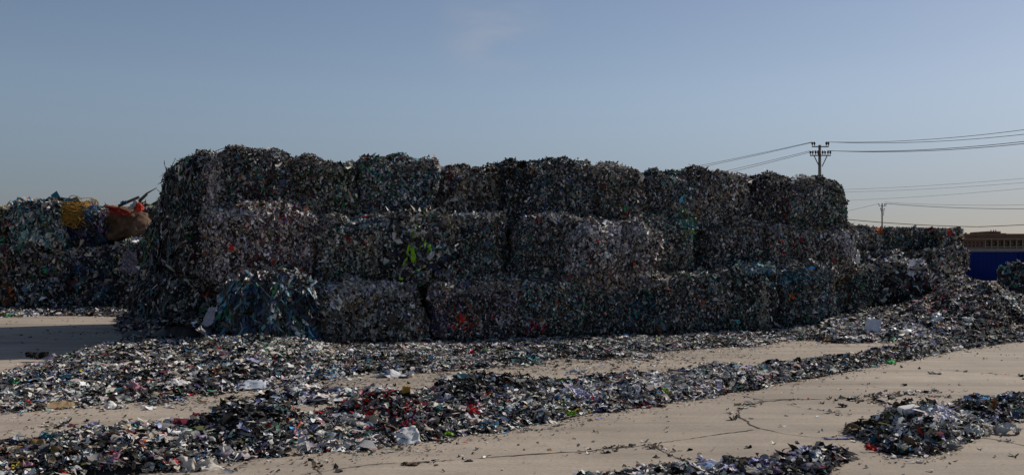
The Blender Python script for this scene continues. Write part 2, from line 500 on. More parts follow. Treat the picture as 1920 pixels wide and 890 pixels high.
rt = at(2330, 190, 48.0); lf = at(860, 380, 150.0)
wire(tips1[0], lf + (0, 0, .9), .9, .02, 'highest thin wire sloping down to the left from the tall pole towards the stack top')
wire(tips1[1], lf + (0, 0, .2), .9, .02, 'second highest thin wire sloping left from the tall pole towards the stack top')
wire(tips1[4], lf + (0, 0, -1.4), 1.0, .02, 'third thin wire sloping left from the lower crossarm of the tall pole')
wire(tips1[6], lf + (0, 0, -2.2), 1.0, .02, 'lowest thin wire sloping left from the lower crossarm of the tall pole')
wire(tips1[2], rt + (0, 0, .55), .75, .02, 'highest wire running right from the tall pole and rising to the photo edge')
wire(tips1[3], rt + (0, 0, .1), .75, .02, 'second wire running right from the upper crossarm of the tall pole')
wire(tips1[10], rt + (0, 0, -.25), .7, .024, 'upper wire of the thick pair running right from the lower crossarm of the tall pole')
wire(tips1[11], rt + (0, 0, -.42), .72, .024, 'lower wire of the thick pair running right from the lower crossarm of the tall pole')
for k, (y0, y1, lab) in enumerate([(357, 322, 'topmost of the three faint wires in the sky above the right rear bales'),
                                   (361, 331, 'middle of the three faint wires in the sky above the right rear bales'),
                                   (378, 340, 'lowest of the three faint wires in the sky above the right rear bales')]):
    wire(at(1500, y0, 170), at(2050, y1, 130), .5, .022, lab)
wire(tips2[2], at(2200, 379, 125), .8, .042, 'dark wire running level to the right from the distant pole top')
wire(tips2[1] + (0, 0, .2), at(2200, 366, 125), .8, .022, 'thin wire running right just above the dark one from the distant pole')
wire(tips2[0], at(1360, 432, 220), .6, .025, 'thin wire dropping left from the distant pole top behind the stack')
wire(at(1540, 406, 60), at(1835, 425, 60), .12, .026, 'slack black cable hung low over the right rear bales')
wire(at(1835, 425, 60), at(2100, 409, 60), .05, .026, 'slack black cable crossing low in front of the brick building')

# ------------------------------------------------------------------ bales
TH = math.atan2(5.4, 12.8)
A = np.array([-5.3, 17.6]); U = np.array([math.cos(TH), math.sin(TH)]); Vv = np.array([-math.sin(TH), math.cos(TH)])


def u_at(px, v):
    """distance along the stack front (set back by v) at which a photo column crosses it"""
    P = A + v * Vv; r = (px - CX) / F
    return (r * P[1] - P[0]) / (U[0] - r * U[1])


def surface(p, h, r, seed, amp):
    """push a point of a box surface onto the rounded, lumpy bale"""
    q = np.clip(p, -(h - r), h - r)
    n = norm(p - q)
    P = q + n * r
    d = vnoise(P * 1.15 + seed * 7.3, seed) * .15 + vnoise(P * 2.9, seed + 3) * .085 + vnoise(P * 7, seed + 5) * .04
    return P + n * (d * amp)[:, None], n


ALL_BALES = []


def bale(cx, cy, z0, z1, L, D, rot, dl, zones, label, seed, dens=2300, size=.044, r=.3, amp=1.35, hang=.75,
         cat='scrap bale', group='bales of the big stack', nu=3, nv=2, big=.06, faces=(1, 1, 1, .25), mat=None, tilt_x=0.0, tilt_y=0.0, rim=900, heapz=.13, flare=0.0, strips=0, stripw=.06, flank=False):
    """a pressed bale of textile scrap: dark lumpy core and thousands of scraps on its sides and top"""
    rng = np.random.default_rng(1000 + seed)
    H = z1 - z0
    h = np.array([L / 2, D / 2, H / 2])
    r = min(r, h.min() * .7)
    R = np.array([[math.cos(rot), -math.sin(rot), 0], [math.sin(rot), math.cos(rot), 0], [0, 0, 1]])
    if tilt_x or tilt_y:
        cxx, sxx, cyy, syy = math.cos(tilt_x), math.sin(tilt_x), math.cos(tilt_y), math.sin(tilt_y)
        R = R @ np.array([[cyy, 0, syy], [0, 1, 0], [-syy, 0, cyy]]) @ np.array([[1, 0, 0], [0, cxx, -sxx], [0, sxx, cxx]])
    ctr = np.array([cx, cy, (z0 + z1) / 2])
    tone = np.exp(rng.normal(.12, .15)) * np.exp(rng.normal(0, .025, 3))      # every bale its own stuff and age
    pals = [B_BROWN, B_TEAL, B_BLUE, B_WINE, BLACKS, OLIVES, B_GREY, B_TEAL, B_BROWN]
    patches = [(ctr + R @ (rng.uniform(-1, 1, 3) * h * np.array([1, 0, 1]) - np.array([0, h[1], 0])), np.array([1, 1.4, 1.5]) * rng.uniform(.14, .38), pals[rng.integers(len(pals))]) for _ in range(5)]
    parts = []
    # core, coloured dark to stand in for shade deep in the gaps
    cv, cq, o = [], [], 0
    g = 9
    a, b = np.meshgrid(np.linspace(-1, 1, g), np.linspace(-1, 1, g), indexing='ij'); a, b = a.ravel(), b.ravel()
    for ax in range(3):
        for sg in (-1, 1):
            p = np.zeros((g * g, 3)); p[:, ax] = sg; p[:, (ax + 1) % 3] = a; p[:, (ax + 2) % 3] = b
            P, n = surface(p * h, h, r, seed, amp)
            cv.append(P - n * .035); cq.append(grid_quads(g, g) + o); o += g * g
    cv = np.concatenate(cv)
    parts.append((cv, np.concatenate(cq), np.tile(np.array([[.03, .03, .032]]), (len(cv), 1))))
    # scraps: front, left, right, back(sparse), top
    fr, lf_, rg, bk = faces
    for ax, sg, k in ((1, -1, fr), (0, -1, lf_), (0, 1, rg), (1, 1, bk), (2, 1, 1.15), (2, -1, .15)):
        area = 4 * h[(ax + 1) % 3] * h[(ax + 2) % 3]
        n_ = int(area * dens * k)
        if n_ < 4: continue
        p = rng.uniform(-1, 1, (n_, 3)); p[:, ax] = sg
        P, n = surface(p * h, h, r, seed, amp)
        P = P + n * (np.abs(rng.normal(0, .018, n_)) - .014)[:, None]
        Ls = size * np.exp(rng.normal(0, .38, n_)); Ws = Ls * rng.uniform(.28, .75, n_)
        Ls = np.minimum(Ls, size * 2); bigm = rng.random(n_) < big
        Ls[bigm] *= rng.uniform(1.4, 2.8, int(bigm.sum())); Ws[bigm] *= rng.uniform(1.1, 2.0, int(bigm.sum()))
        PW = P @ R.T + ctr
        col = pick_zoned(PW, dl[0], dl[1], zones, seed * 3, rng)
        for pc, prad, pal in patches:
            hit_ = rng.random(n_) < (.3 if zones else .6) * np.exp(-(((PW - pc) / prad) ** 2).sum(1))
            col[hit_] = pick(int(hit_.sum()), pal, rng)
        col = np.clip(col * tone, .005, .8)
        if ax == 2:
            f_ = flakes(P + n * .012, n, Ls * 1.1, Ws * 1.1, col, nu, nv, None, .4, .32, rng=rng)
        else:
            down = np.zeros((n_, 3)); down[:, 2] = -1
            f_ = flakes(P, n, Ls, Ws, col, nu, nv, down * hang, .36, .3, .5, rng=rng)
        parts.append(f_)
    # loose scraps lying along the top rim, paler colours also imitating sun on it
    n_ = int(L * rim * dens / 1250)
    if n_ > 4:
        yb = rng.normal(.12, .18, n_)
        p = np.stack([rng.uniform(-1.05, 1.05, n_) * h[0], -h[1] + yb, h[2] - np.abs(rng.normal(0, .06, n_))], 1)
        P, n = surface(p, h, r, seed, amp)
        hump = heapz * np.clip(.35 + vnoise(P * 1.9 + seed, 21) + .5 * vnoise(P * 5, 22), .08, 1.5)
        P[:, 2] += rng.uniform(-.1, 1, n_) * hump
        col = pick_zoned(P @ R.T + ctr, mix(dark=12, black=8, mid=12, grey=16, pale=14, white=12, offwhite=16, beige=10, brown=5), HEAP_L, [z_ for z_ in zones if z_[1] < 440 or z0 < .1], seed * 3 + 1, rng)
        Ls = size * 1.05 * np.exp(rng.normal(0, .4, n_))
        up = np.zeros((n_, 3)); up[:, 2] = 1; up[:, 0] = .25
        parts.append(flakes(P, up, Ls, Ls * rng.uniform(.3, .75, n_), col, nu, nv, None, .5, .35, rng=rng))
    if strips:                                # long strips of film draped down the face
        p = np.stack([rng.uniform(-1, 1, strips) * h[0], np.full(strips, -h[1]), rng.uniform(-.7, 1, strips) * h[2]], 1)
        if flank: p[:, :2] = np.stack([np.full(strips, -h[0]), rng.uniform(-1, 1, strips) * h[1]], 1)
        P, n = surface(p, h, r, seed, amp)
        down = np.zeros((strips, 3)); down[:, 2] = -1
        Ls = rng.uniform(.18, .6, strips)
        V_, q_, c_ = flakes(P + n * .03, n, Ls, rng.uniform(.012, stripw, strips), pick(strips, dl[0], rng), 10, 3, down, .2, .1, .28, rng=rng)
        V_ = V_ + np.stack([vnoise(V_ * 7, 61), vnoise(V_ * 7, 62) * .8, 0 * V_[:, 0]], 1) * .045
        parts.append((V_, q_, c_))
    def sag(v):
        t = np.clip(.5 - v[:, 2] / H, 0, 1)[:, None]
        k = 1 + flare * t * t
        lean = np.array([[lx, ly, 0]]) * (1 - t)
        return v * np.concatenate([k, k, np.ones_like(k)], 1) + lean
    lx, ly = rng.normal(0, .035), rng.normal(0, .03)
    parts = [(sag(v) @ R.T, q, c) for v, q, c in parts]
    ob = build_mesh('scrap_bale', parts, mat or M_SCRAP)
    ob.location = tuple(ctr)
    tag(ob, label, cat, group)
    ALL_BALES.append((ob, ctr, R, h))
    return ob


D_DARK, D_GREY, D_TEAL = (B_DARK, B_GREY), (B_DARK, B_TEAL), (B_TEAL, B_TEAL)
SEED = [10]


def stack_bale(px0, px1, v, z0, z1, depth, dl, label, zones=(), du=0.0, **kw):
    SEED[0] += 1
    rr = np.random.default_rng(SEED[0])
    v = v + rr.uniform(-.08, .1) + (.22 if z0 > 2 else .12 if z0 > .7 else 0)
    u0, u1 = u_at(px0, v), u_at(px1, v)
    c = A + U * ((u0 + u1) / 2 + du) + Vv * (v + depth / 2)
    return bale(c[0], c[1], z0, z1, (u1 - u0) + .01, depth, TH + rr.normal(0, .025), dl, list(zones), label, SEED[0], **kw)


# top row of the big stack
T = 'in the top stack row'
stack_bale(387, 550, .95, 2.34, 3.66, 1.6, (B_DARK, B_TEAL), 'dark green corner bale with a pale left end ' + T, [(396, 340, 14, 60, mix(pale=14, offwhite=14, grey=12, white=8, mid=6), .8), (455, 285, 60, 12, B_GREY, .6)])
stack_bale(548, 688, 1.0, 2.34, 3.62, 1.6, (B_DARK, B_GREY), 'dark grey bale with a ragged top, second from the left ' + T)
stack_bale(684, 828, .9, 2.34, 3.66, 1.6, (B_TEAL, B_BLUE), 'bluish green bale with a rounded shoulder, third from left ' + T, [(705, 320, 30, 30, B_TEAL, .7)], tilt_y=.05)
stack_bale(826, 952, 1.15, 2.34, 3.55, 1.6, (B_WINE, B_BROWN), 'brownish grey bale in the skyline dip, fourth from left ' + T, [(845, 325, 10, 10, REDS, .5), (930, 340, 30, 60, B_BROWN, .6)])
stack_bale(950, 1118, .62, 2.34, 3.66, 1.9, (B_DARK, B_BLUE), 'big dark blue bale standing forward at the middle ' + T, [(965, 350, 25, 60, BLACKS, .8), (1090, 370, 40, 50, B_BLUE, .5)])
stack_bale(1116, 1216, .8, 2.34, 3.7, 1.7, (B_DARK, B_BROWN), 'narrow brownish dark bale right of the forward blue one ' + T)
stack_bale(1214, 1342, .95, 2.3, 3.66, 1.6, (B_DARK, B_TEAL), 'near black green tinged bale, fourth from right ' + T, [(1225, 350, 14, 50, BLACKS, .6), (1310, 390, 30, 25, B_BROWN, .7), (1300, 330, 20, 20, B_WINE, .6)])
stack_bale(1340, 1412, .95, 2.3, 3.58, 1.6, (B_WINE, B_GREY), 'narrow dark grey bale third from the right end ' + T, [(1330, 350, 14, 50, B_BROWN, .5)])
stack_bale(1410, 1500, .85, 2.35, 3.56, 1.6, (B_DARK, B_WINE), 'dark bale with orange bits on top, second from right ' + T, [(1406, 348, 6, 6, ORANGES, .8), (1425, 360, 20, 50, BLACKS, .5)])
stack_bale(1496, 1598, .6, 2.3, 3.52, 1.7, (B_DARK, B_TEAL), 'rounded dark bale overhanging the right end ' + T, [(1570, 350, 30, 30, OLIVES, .4)], r=.42, amp=1.2)
# middle row
T = 'in the middle stack row'
stack_bale(402, 592, .4, 1.08, 2.52, 1.8, (B_GREY, B_BROWN), 'grey brown bale with scattered red bits, left corner bale ' + T, [(500, 490, 30, 30, B_WINE, .5), (450, 400, 50, 8, WHITES, .5), (545, 410, 25, 8, REDS, .3), (570, 505, 12, 15, REDS, .3), (330, 470, 40, 50, B_BROWN, .5)])
stack_bale(590, 738, .45, 1.08, 2.47, 1.8, (B_DARK, B_GREY), 'grey bale left of the lime cloth bale ' + T, [(690, 415, 40, 12, BLUES, .5), (720, 420, 20, 14, WHITES, .4)])
lime = stack_bale(728, 856, .12, .98, 2.5, 1.6, (BLACKS, B_DARK), 'black bale bulging forward with lime green cloth hanging from its face', [(783, 470, 20, 34, LIMES, .5), (750, 500, 30, 60, BLACKS, .7), (790, 410, 40, 8, B_GREY, .6)], r=.38, amp=1.5, size=.085)
stack_bale(850, 966, .35, 1.05, 2.55, 1.7, (B_DARK, B_BLUE), 'blue streaked dark bale just right of the lime cloth bale ' + T, [(890, 400, 40, 8, WHITES, .5), (960, 470, 20, 50, B_BLUE, .6)])
stack_bale(962, 1088, .3, 1.05, 2.55, 1.7, (B_BLUE, B_GREY), 'blue grey bale with a pale littered top edge under the forward blue bale', [(1030, 470, 40, 40, B_BLUE, .5), (1040, 410, 60, 7, WHITES, .5), (1010, 415, 8, 6, REDS, .5)])
stack_bale(1195, 1332, .55, 1.12, 2.74, 1.7, (B_GREY, B_TEAL), 'heaped bale with green blue cloth on its crest right of the sagging grey bale', [(1290, 420, 30, 35, mix(teal=20, green=12, cyan=6, seafoam=10, lime=3, dark=20, white=8), .7), (1230, 400, 40, 10, B_TEAL, .6), (1220, 440, 8, 6, ORANGES, .5), (1260, 480, 40, 30, B_BROWN, .5)], r=.45, amp=1.7)
stack_bale(1082, 1250, -.28, .78, 2.36, 1.6, (B_GREY, mix(white=12, offwhite=14, pale=16, grey=22, mid=14, dark=10, beige=6, brown=3)), 'sagging pale grey bale bulging forward over the bottom row', [(1150, 520, 40, 20, B_BROWN, .6), (1135, 430, 60, 12, WHITES, .45)], r=.55, amp=1.8, tilt_y=.07)
stack_bale(1330, 1455, .6, 1.12, 2.42, 1.6, (B_DARK, B_GREY), 'dark grey bale with an orange scrap, second from right ' + T, [(1463, 450, 8, 8, ORANGES, .8), (1350, 470, 25, 25, BLACKS, .5)])
stack_bale(1452, 1608, .5, 1.12, 2.38, 1.9, (B_GREY, B_BROWN), 'right end bale, grey with white scraps, ' + T, [(1500, 465, 40, 16, REDS, .35), (1600, 455, 12, 40, WHITES, .6), (1575, 440, 25, 10, WHITES, .4), (1520, 490, 40, 15, B_WINE, .5)], r=.3)
# bottom row
T = 'in the bottom stack row'
film = stack_bale(418, 590, -.1, .0, 1.22, 1.5, (B_FILM, B_FILM), 'burst bale of blue and teal film spilling out at the bottom left corner', [(560, 545, 40, 12, WHITES, .5), (460, 530, 40, 8, mix(beige=10, tan=6, white=6, offwhite=8, orange=1), .6), (585, 570, 25, 30, B_BROWN, .7), (420, 600, 25, 50, B_TEAL, .5)], r=.35, amp=1.8, size=.07, hang=1.2, big=.06, dens=700, flare=.38, strips=700, mat=M_FILM)
stack_bale(600, 798, -.05, .0, 1.18, 1.7, (B_GREY, B_BROWN), 'pale grey brown bale right of the burst blue one ' + T, [(700, 540, 80, 10, WHITES, .55), (620, 550, 30, 20, WHITES, .4), (708, 558, 6, 4, mix(yellow=1), .6)], size=.052)
stack_bale(805, 990, .05, .0, 1.16, 1.7, (B_DARK, B_GREY), 'dark grey bale with a patch of orange scraps ' + T, [(870, 600, 28, 22, ORANGES, .55), (845, 590, 12, 8, ORANGES, .5), (820, 600, 20, 30, mix(purple=10, navy=10, dark=10), .6)], amp=1.2)
stack_bale(985, 1112, .0, .0, 1.32, 1.7, (B_DARK, B_WINE), 'dark bale with dark red scraps ' + T, [(1000, 610, 22, 18, REDS, .55), (1050, 530, 50, 10, B_GREY, .7)], amp=1.2)
stack_bale(1108, 1255, .05, .0, 1.15, 1.7, (B_DARK, B_BLUE), 'dark blue grey bale beneath the sagging pale bale', [(1220, 580, 30, 20, mix(teal=10, denim=12, navy=6, dark=10), .6)])
stack_bale(1250, 1388, -.02, .0, 1.36, 1.7, (B_DARK, B_GREY), 'dark grey bale with one orange scrap, fourth from right ' + T, [(1318, 568, 5, 5, mix(orange=1), .9), (1330, 520, 50, 10, B_TEAL, .7)], amp=1.2)
stack_bale(1378, 1468, -.12, .0, 1.64, 1.8, (BLACKS, B_TEAL), 'tall narrow bale with a pale vertical streak and teal heaped top', [(1432, 580, 8, 50, mix(offwhite=10, beige=8, pale=10, grey=6), .85), (1410, 503, 40, 12, mix(seafoam=14, white=8, cyan=6, sky=3, pale=8), .7), (1395, 560, 14, 50, BLACKS, .7)], r=.32, amp=1.4)
stack_bale(1462, 1575, -.02, .0, 1.42, 1.7, (B_DARK, B_TEAL), 'dark bale with a bright teal top, right end bale ' + T, [(1490, 520, 50, 14, mix(cyan=12, teal=16, sky=5, navy=6, dark=8), .65), (1485, 555, 6, 5, mix(orange=1), .8), (1540, 580, 20, 40, B_BLUE, .7), (1562, 540, 12, 25, B_BROWN, .5)], r=.3)
stack_bale(1560, 1642, 1.2, .0, 1.42, 1.7, (B_DARK, B_TEAL), 'low dark bale tucked behind the right end of the bottom row', [(1590, 550, 5, 5, REDS, .6)], r=.32, group='bales at the right of the yard')

# left flank of the big stack, going back from the front corner
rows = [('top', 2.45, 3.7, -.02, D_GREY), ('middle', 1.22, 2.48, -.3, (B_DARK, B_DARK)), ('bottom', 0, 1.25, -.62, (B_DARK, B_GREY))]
order = ['first', 'second', 'third', 'fourth']
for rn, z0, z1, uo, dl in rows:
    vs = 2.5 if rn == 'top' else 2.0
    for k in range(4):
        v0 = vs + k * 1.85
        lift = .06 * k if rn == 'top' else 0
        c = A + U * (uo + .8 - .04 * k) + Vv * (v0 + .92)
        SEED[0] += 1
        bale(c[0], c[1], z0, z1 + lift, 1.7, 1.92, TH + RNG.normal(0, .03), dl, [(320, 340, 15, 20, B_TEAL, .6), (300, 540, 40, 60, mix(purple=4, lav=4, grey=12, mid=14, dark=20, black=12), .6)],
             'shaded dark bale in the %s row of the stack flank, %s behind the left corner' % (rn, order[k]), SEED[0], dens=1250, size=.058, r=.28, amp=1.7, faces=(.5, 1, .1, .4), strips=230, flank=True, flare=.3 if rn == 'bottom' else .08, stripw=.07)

# ------------------------------------------------------------------ far left stack
G = 'bales of the far left stack'
FL = 'of the far left stack'


def far_bale(px0, px1, d, z0, z1, depth, dl, label, zones=(), **kw):
    x0, x1 = (px0 - CX) / F * d, (px1 - CX) / F * d
    SEED[0] += 1
    k = dict(group=G, dens=520, size=.1, r=.3, amp=1.5, big=.08, faces=(1, .3, .6, .2)); k.update(kw)
    return bale((x0 + x1) / 2, d + depth / 2, z0, z1, x1 - x0 + .06, depth, RNG.normal(0, .03), dl, list(zones), label, SEED[0], **k)


PALE_T = mix(seafoam=22, cyan=6, pale=14, grey=14, white=8, teal=14, dark=8, sage=8)
NAVYS = mix(navy=22, black=24, dark=20, denim=8, purple=5, grey=4, teal=4)
far_bale(-95, 17, 33, 2.0, 3.32, 1.7, (B_DARK, OLIVES), 'dark bale with a yellowish top cut by the left photo edge', [(5, 395, 14, 8, mix(yellow=8, olive=10, beige=8), .7)])
far_bale(17, 108, 32.4, 1.95, 3.5, 1.8, (B_TEAL, PALE_T), 'pale seafoam green bale in the top row ' + FL, [(60, 388, 50, 8, BLUES, .6), (20, 420, 8, 8, REDS, .5), (55, 430, 30, 40, PALE_T, .6)], r=.4, size=.11, hang=1.1, dens=480)
far_bale(108, 192, 33, 2.0, 3.32, 1.7, (NAVYS, NAVYS), 'dark navy bale under the tangle of yellow rope', [(130, 440, 20, 20, mix(purple=5, navy=8, denim=5), .6)])
far_bale(250, 325, 34, 2.0, 3.55, 1.8, (NAVYS, B_DARK), 'black bale half hidden behind the flank of the big stack', [(285, 380, 25, 6, mix(yellow=6, tan=8, olive=6, white=3), .7)])
far_bale(-90, 30, 32.8, 1.0, 2.05, 1.8, (B_DARK, B_BROWN), 'brown grey bale in the middle row at the left photo edge')
far_bale(28, 128, 32.5, 1.0, 2.02, 1.8, (B_DARK, B_TEAL), 'dark green grey bale below the pale seafoam one ' + FL, [(105, 462, 14, 10, mix(yellow=8, orange=3, offwhite=5), .7)])
far_bale(130, 214, 32.6, 1.0, 2.02, 1.8, (NAVYS, B_BLUE), 'dark blue bale topped with red cloth ' + FL, [(170, 452, 14, 7, mix(red=8, orange=6), .85), (150, 470, 8, 5, mix(orange=1, yellow=1), .7)])
far_bale(212, 300, 32.2, .9, 2.15, 1.9, (B_DARK, B_GREY), 'grey bale with white cut paper on top beside the big stack', [(258, 440, 24, 14, WHITES, .8), (265, 530, 12, 40, mix(lav=8, grey=10, purple=4, dark=8), .7)])
far_bale(-90, 32, 32.6, 0, 1.05, 1.8, (B_DARK, mix(tan=10, brown=14, dark=20, black=12, olive=8)), 'brown tinged bottom row bale at the left photo edge', [(15, 560, 20, 25, mix(orange=4, tan=10, brown=14), .6)])
far_bale(30, 130, 32.5, 0, 1.05, 1.8, (BLACKS, B_DARK), 'near black bottom row bale second from the left photo edge')
far_bale(130, 214, 32.4, 0, 1.05, 1.8, (NAVYS, B_BLUE), 'navy bottom row bale below the red topped blue one')
far_bale(212, 305, 32.0, 0, 1.0, 1.9, (BLACKS, mix(purple=6, lav=5, grey=10, mid=12, dark=20)), 'near black bottom row bale with mauve rags beside the big stack')

# ------------------------------------------------------------------ right rear stack
G2 = 'bales of the right rear stack'
RR = 'of the right rear stack'


def rear_bale(px0, px1, d, z0, z1, dl, label, zones=(), **kw):
    k = dict(group=G2, dens=360, size=.11, r=.3, amp=1.3, big=.06, faces=(1, .3, .8, .1)); k.update(kw)
    return far_bale(px0, px1, d, z0, z1, 1.8, dl, label, zones, **k)


rear_bale(1520, 1600, 50, 2.1, 3.2, (B_DARK, B_GREY), 'dark leftmost top row bale ' + RR)
rear_bale(1598, 1662, 50, 2.15, 3.22, (B_GREY, PALE_T), 'pale grey green bale in the top row ' + RR, [(1650, 433, 5, 7, mix(orange=1), .9)])
rear_bale(1660, 1712, 50.1, 2.15, 3.2, (B_GREY, B_TEAL), 'green striped grey bale in the top row ' + RR)
rear_bale(1710, 1760, 50, 2.15, 3.24, (BLACKS, B_DARK), 'black bale with a red scrap, top row ' + RR, [(1738, 431, 5, 4, REDS, .9)])
rear_bale(1758, 1808, 49.8, 2.15, 3.2, (B_DARK, OLIVES), 'dark olive right end bale, top row ' + RR, [(1768, 462, 4, 14, mix(yellow=1, olive=1), .6)])
rear_bale(1520, 1640, 49, 1.1, 2.15, (B_DARK, B_GREY), 'dark grey leftmost bale in the second row ' + RR)
rear_bale(1640, 1700, 49, 1.1, 2.16, (B_BLUE, B_GREY), 'blue grey second row bale with white film on top ' + RR, [(1690, 463, 9, 6, WHITES, .9)])
rear_bale(1698, 1760, 49, 1.1, 2.12, (B_DARK, B_BLUE), 'dark second row bale with a white scrap on top ' + RR, [(1735, 466, 6, 5, WHITES, .8)])
rear_bale(1756, 1813, 48.6, 1.1, 2.15, (B_GREY, B_GREY), 'plain grey right end bale, second row ' + RR)
rear_bale(1640, 1735, 48.6, 0, 1.15, (B_DARK, B_DARK), 'dark low bale behind the loose mound, bottom row ' + RR)
rear_bale(1733, 1815, 48.6, 0, 1.15, (B_DARK, B_GREY), 'grey low right end bale, bottom row ' + RR)
far_bale(1622, 1752, 27.5, .3, 1.56, 1.7, (BLACKS, B_GREY), 'rounded dark bale half buried in the loose mound', [(1700, 492, 60, 9, WHITES, .6), (1745, 510, 10, 20, mix(pink=4, offwhite=8, pale=8), .6), (1700, 540, 40, 25, BLACKS, .6)], dens=600, size=.1, r=.45, group='bales at the right of the yard')
far_bale(1904, 2015, 36, .1, 1.36, 1.7, (BLACKS, B_TEAL), 'dark bale cut by the right photo edge in front of the hoarding', [(1900, 510, 10, 10, PALE_T, .5)], r=.4, group='bales at the right of the yard')

# ------------------------------------------------------------------ loose heaps
def prof(table, byw=False):
    t = np.array(table, float)
    px = t[:, 0]; df = F * CAM_H / (t[:, 1] - HY)
    if byw:                                  # column 3 is the front-to-crest width: the crest row then gives its height
        dc = df + t[:, 3]
        z = CAM_H - (t[:, 2] - HY) * dc / F - .07
        return t[:, 0], df, dc, dc + .7 * t[:, 3], np.clip(z, .02, 2)
    dc = F * (CAM_H - t[:, 3]) / (t[:, 2] - HY)
    db = np.where(t[:, 4] > 0, t[:, 4], dc + .75 * (dc - df)) if t.shape[1] > 4 else dc + .75 * (dc - df)
    return px, df, dc, db, t[:, 3]


def heap(name, label, table, zones, seed, dens, size, bumps=(), dl=(HEAP_D, HEAP_L), hold=0.0, rough=.45, nu=5, nv=3, fringe=.12, big=.05, cat='scrap heap', group=None, thin=.3, tilt=.34, byw=False, rags=.012):
    rng = np.random.default_rng(5000 + seed)
    px_, df, dc, db, zc = prof(table, byw)
    seg = np.linspace(px_[0], px_[-1], 240)
    a = np.interp(seg, px_, df); b = np.interp(seg, px_, db)
    xs = np.concatenate([(seg - CX) / F * a, (seg - CX) / F * b])
    bb = (xs.min() - .3, xs.max() + .3, a.min() - .3, b.max() + .3)

    def height(X, Y):
        p = CX + F * X / Y
        f_, c_, b_, z_ = (np.interp(p, px_, q) for q in (df, dc, db, zc))
        P3 = np.stack([X, Y, 0 * X], -1)
        wob = vnoise(P3 * 1.1, seed + 40) * .24 + vnoise(P3 * 3.1, seed + 41) * .14 + vnoise(P3 * 8, seed + 44) * .05
        tf = (Y - f_) / np.maximum(c_ - f_, .05) + wob * .7
        tb = (b_ - Y) / np.maximum(b_ - c_, .05) + wob * .7
        if hold: tb = np.where(Y > c_, np.maximum(tb, hold), tb)
        t = np.minimum(tf, tb)
        ends = np.minimum((p - px_[0]), (px_[-1] - p)) / 25.0
        t = np.minimum(t, ends + .3 * wob)
        inside = t
        h = z_ * np.sin(np.clip(t, 0, 1) * np.pi / 2) ** 1.0
        n_ = 1 + rough * (vnoise(P3 * 1.3, seed) * .6 + vnoise(P3 * 3.3, seed + 1) * .5)
        h = h * np.clip(n_, .3, 1.16) + np.clip(t, 0, .3) * .1 * np.clip(.3 + vnoise(P3 * 5, seed + 2), 0, 2)
        for bxp, byp, rr_, hh in bumps:
            G_ = ground(bxp, byp)
            h = h + hh * np.exp(-(((X - G_[0]) ** 2 + (Y - G_[1]) ** 2) / rr_ ** 2) ** 1.3) * (1 + .35 * vnoise(P3 * 4, seed + 8))
        return np.where(inside > 0, np.maximum(h, .012), 0), inside

    parts = []
    # body under the scraps, its dark colour painting the shade between them
    st = .11 if bb[2] < 14 else .2
    gx = np.arange(bb[0], bb[1], st); gy = np.arange(bb[2], bb[3], st)
    X, Y = np.meshgrid(gx, gy, indexing='ij')
    Hh, ins = height(X.ravel(), Y.ravel())
    pr = CX + F * X.ravel() / Y.ravel()
    Hh = Hh * .82 - .015
    Vg = np.stack([X.ravel(), Y.ravel(), np.where(ins > .02, Hh, -.03)], 1)
    q = grid_quads(len(gx), len(gy))
    keep = (ins[q] > .02).any(1) & (Vg[q][:, :, 2].max(1) > 0)
    q = q[keep]
    used, inv = np.unique(q, return_inverse=True)
    q = inv.reshape(-1, 4)
    parts.append((Vg[used], q, np.tile(np.array([[.045, .042, .042]]), (len(used), 1)) * np.exp(rng.normal(0, .3, (len(used), 1)))))
    # scraps
    area = (bb[1] - bb[0]) * (bb[3] - bb[2])
    n_ = int(area * dens)
    XY = np.stack([rng.uniform(bb[0], bb[1], n_), rng.uniform(bb[2], bb[3], n_)], 1)
    h, ins = height(XY[:, 0], XY[:, 1])
    p_in = (ins > 0) & (rng.random(n_) > thin * (1 - np.clip(ins * 2, 0, 1)))
    p_fr = (ins <= 0) & (rng.random(n_) < fringe * np.exp(ins * 9))
    k = p_in | p_fr
    XY, h, ins = XY[k], h[k], ins[k]
    # local slope for the scrap normals
    e = .05
    hx, _ = height(XY[:, 0] + e, XY[:, 1]); hy, _ = height(XY[:, 0], XY[:, 1] + e)
    Nn = norm(np.stack([-(hx - h) / e, -(hy - h) / e, np.ones(len(h))], 1) * np.array([.7, .7, 1]))
    m = len(h)
    L = size * .92 * np.exp(rng.normal(0, .52, m)); W = L * rng.uniform(.28, .8, m)
    L = np.minimum(L, size * 2.4); W = np.minimum(W, L * .8)
    bg = rng.random(m) < big; L[bg] *= 1.6; W[bg] *= 1.25
    sp = rng.random(m) < .07; L[sp] *= 1.9; W[sp] *= .35
    flat = ins <= .02
    C = np.stack([XY[:, 0], XY[:, 1], h + np.where(flat, .012, np.abs(rng.normal(.012, .016, m)))], 1)
    col = pick_zoned(C, dl[0], dl[1], zones, seed, rng)
    tl = tilt
    def settle(part, cz):                     # scraps lie down: none stands taller than about its own width
        V_, q_, c_ = part
        z0_ = np.repeat(cz, len(V_) // len(cz)); lim = size * 1.05
        V_[:, 2] = z0_ + lim * np.tanh((V_[:, 2] - z0_) / lim)
        return V_, q_, c_
    parts.append(settle(flakes(C[~flat], Nn[~flat], L[~flat], W[~flat], col[~flat], nu, nv, None, tl, .3, rng=rng), C[~flat][:, 2]))
    # bigger crumpled rags and film among the chips
    kb = np.where(~flat & (rng.random(m) < rags))[0]
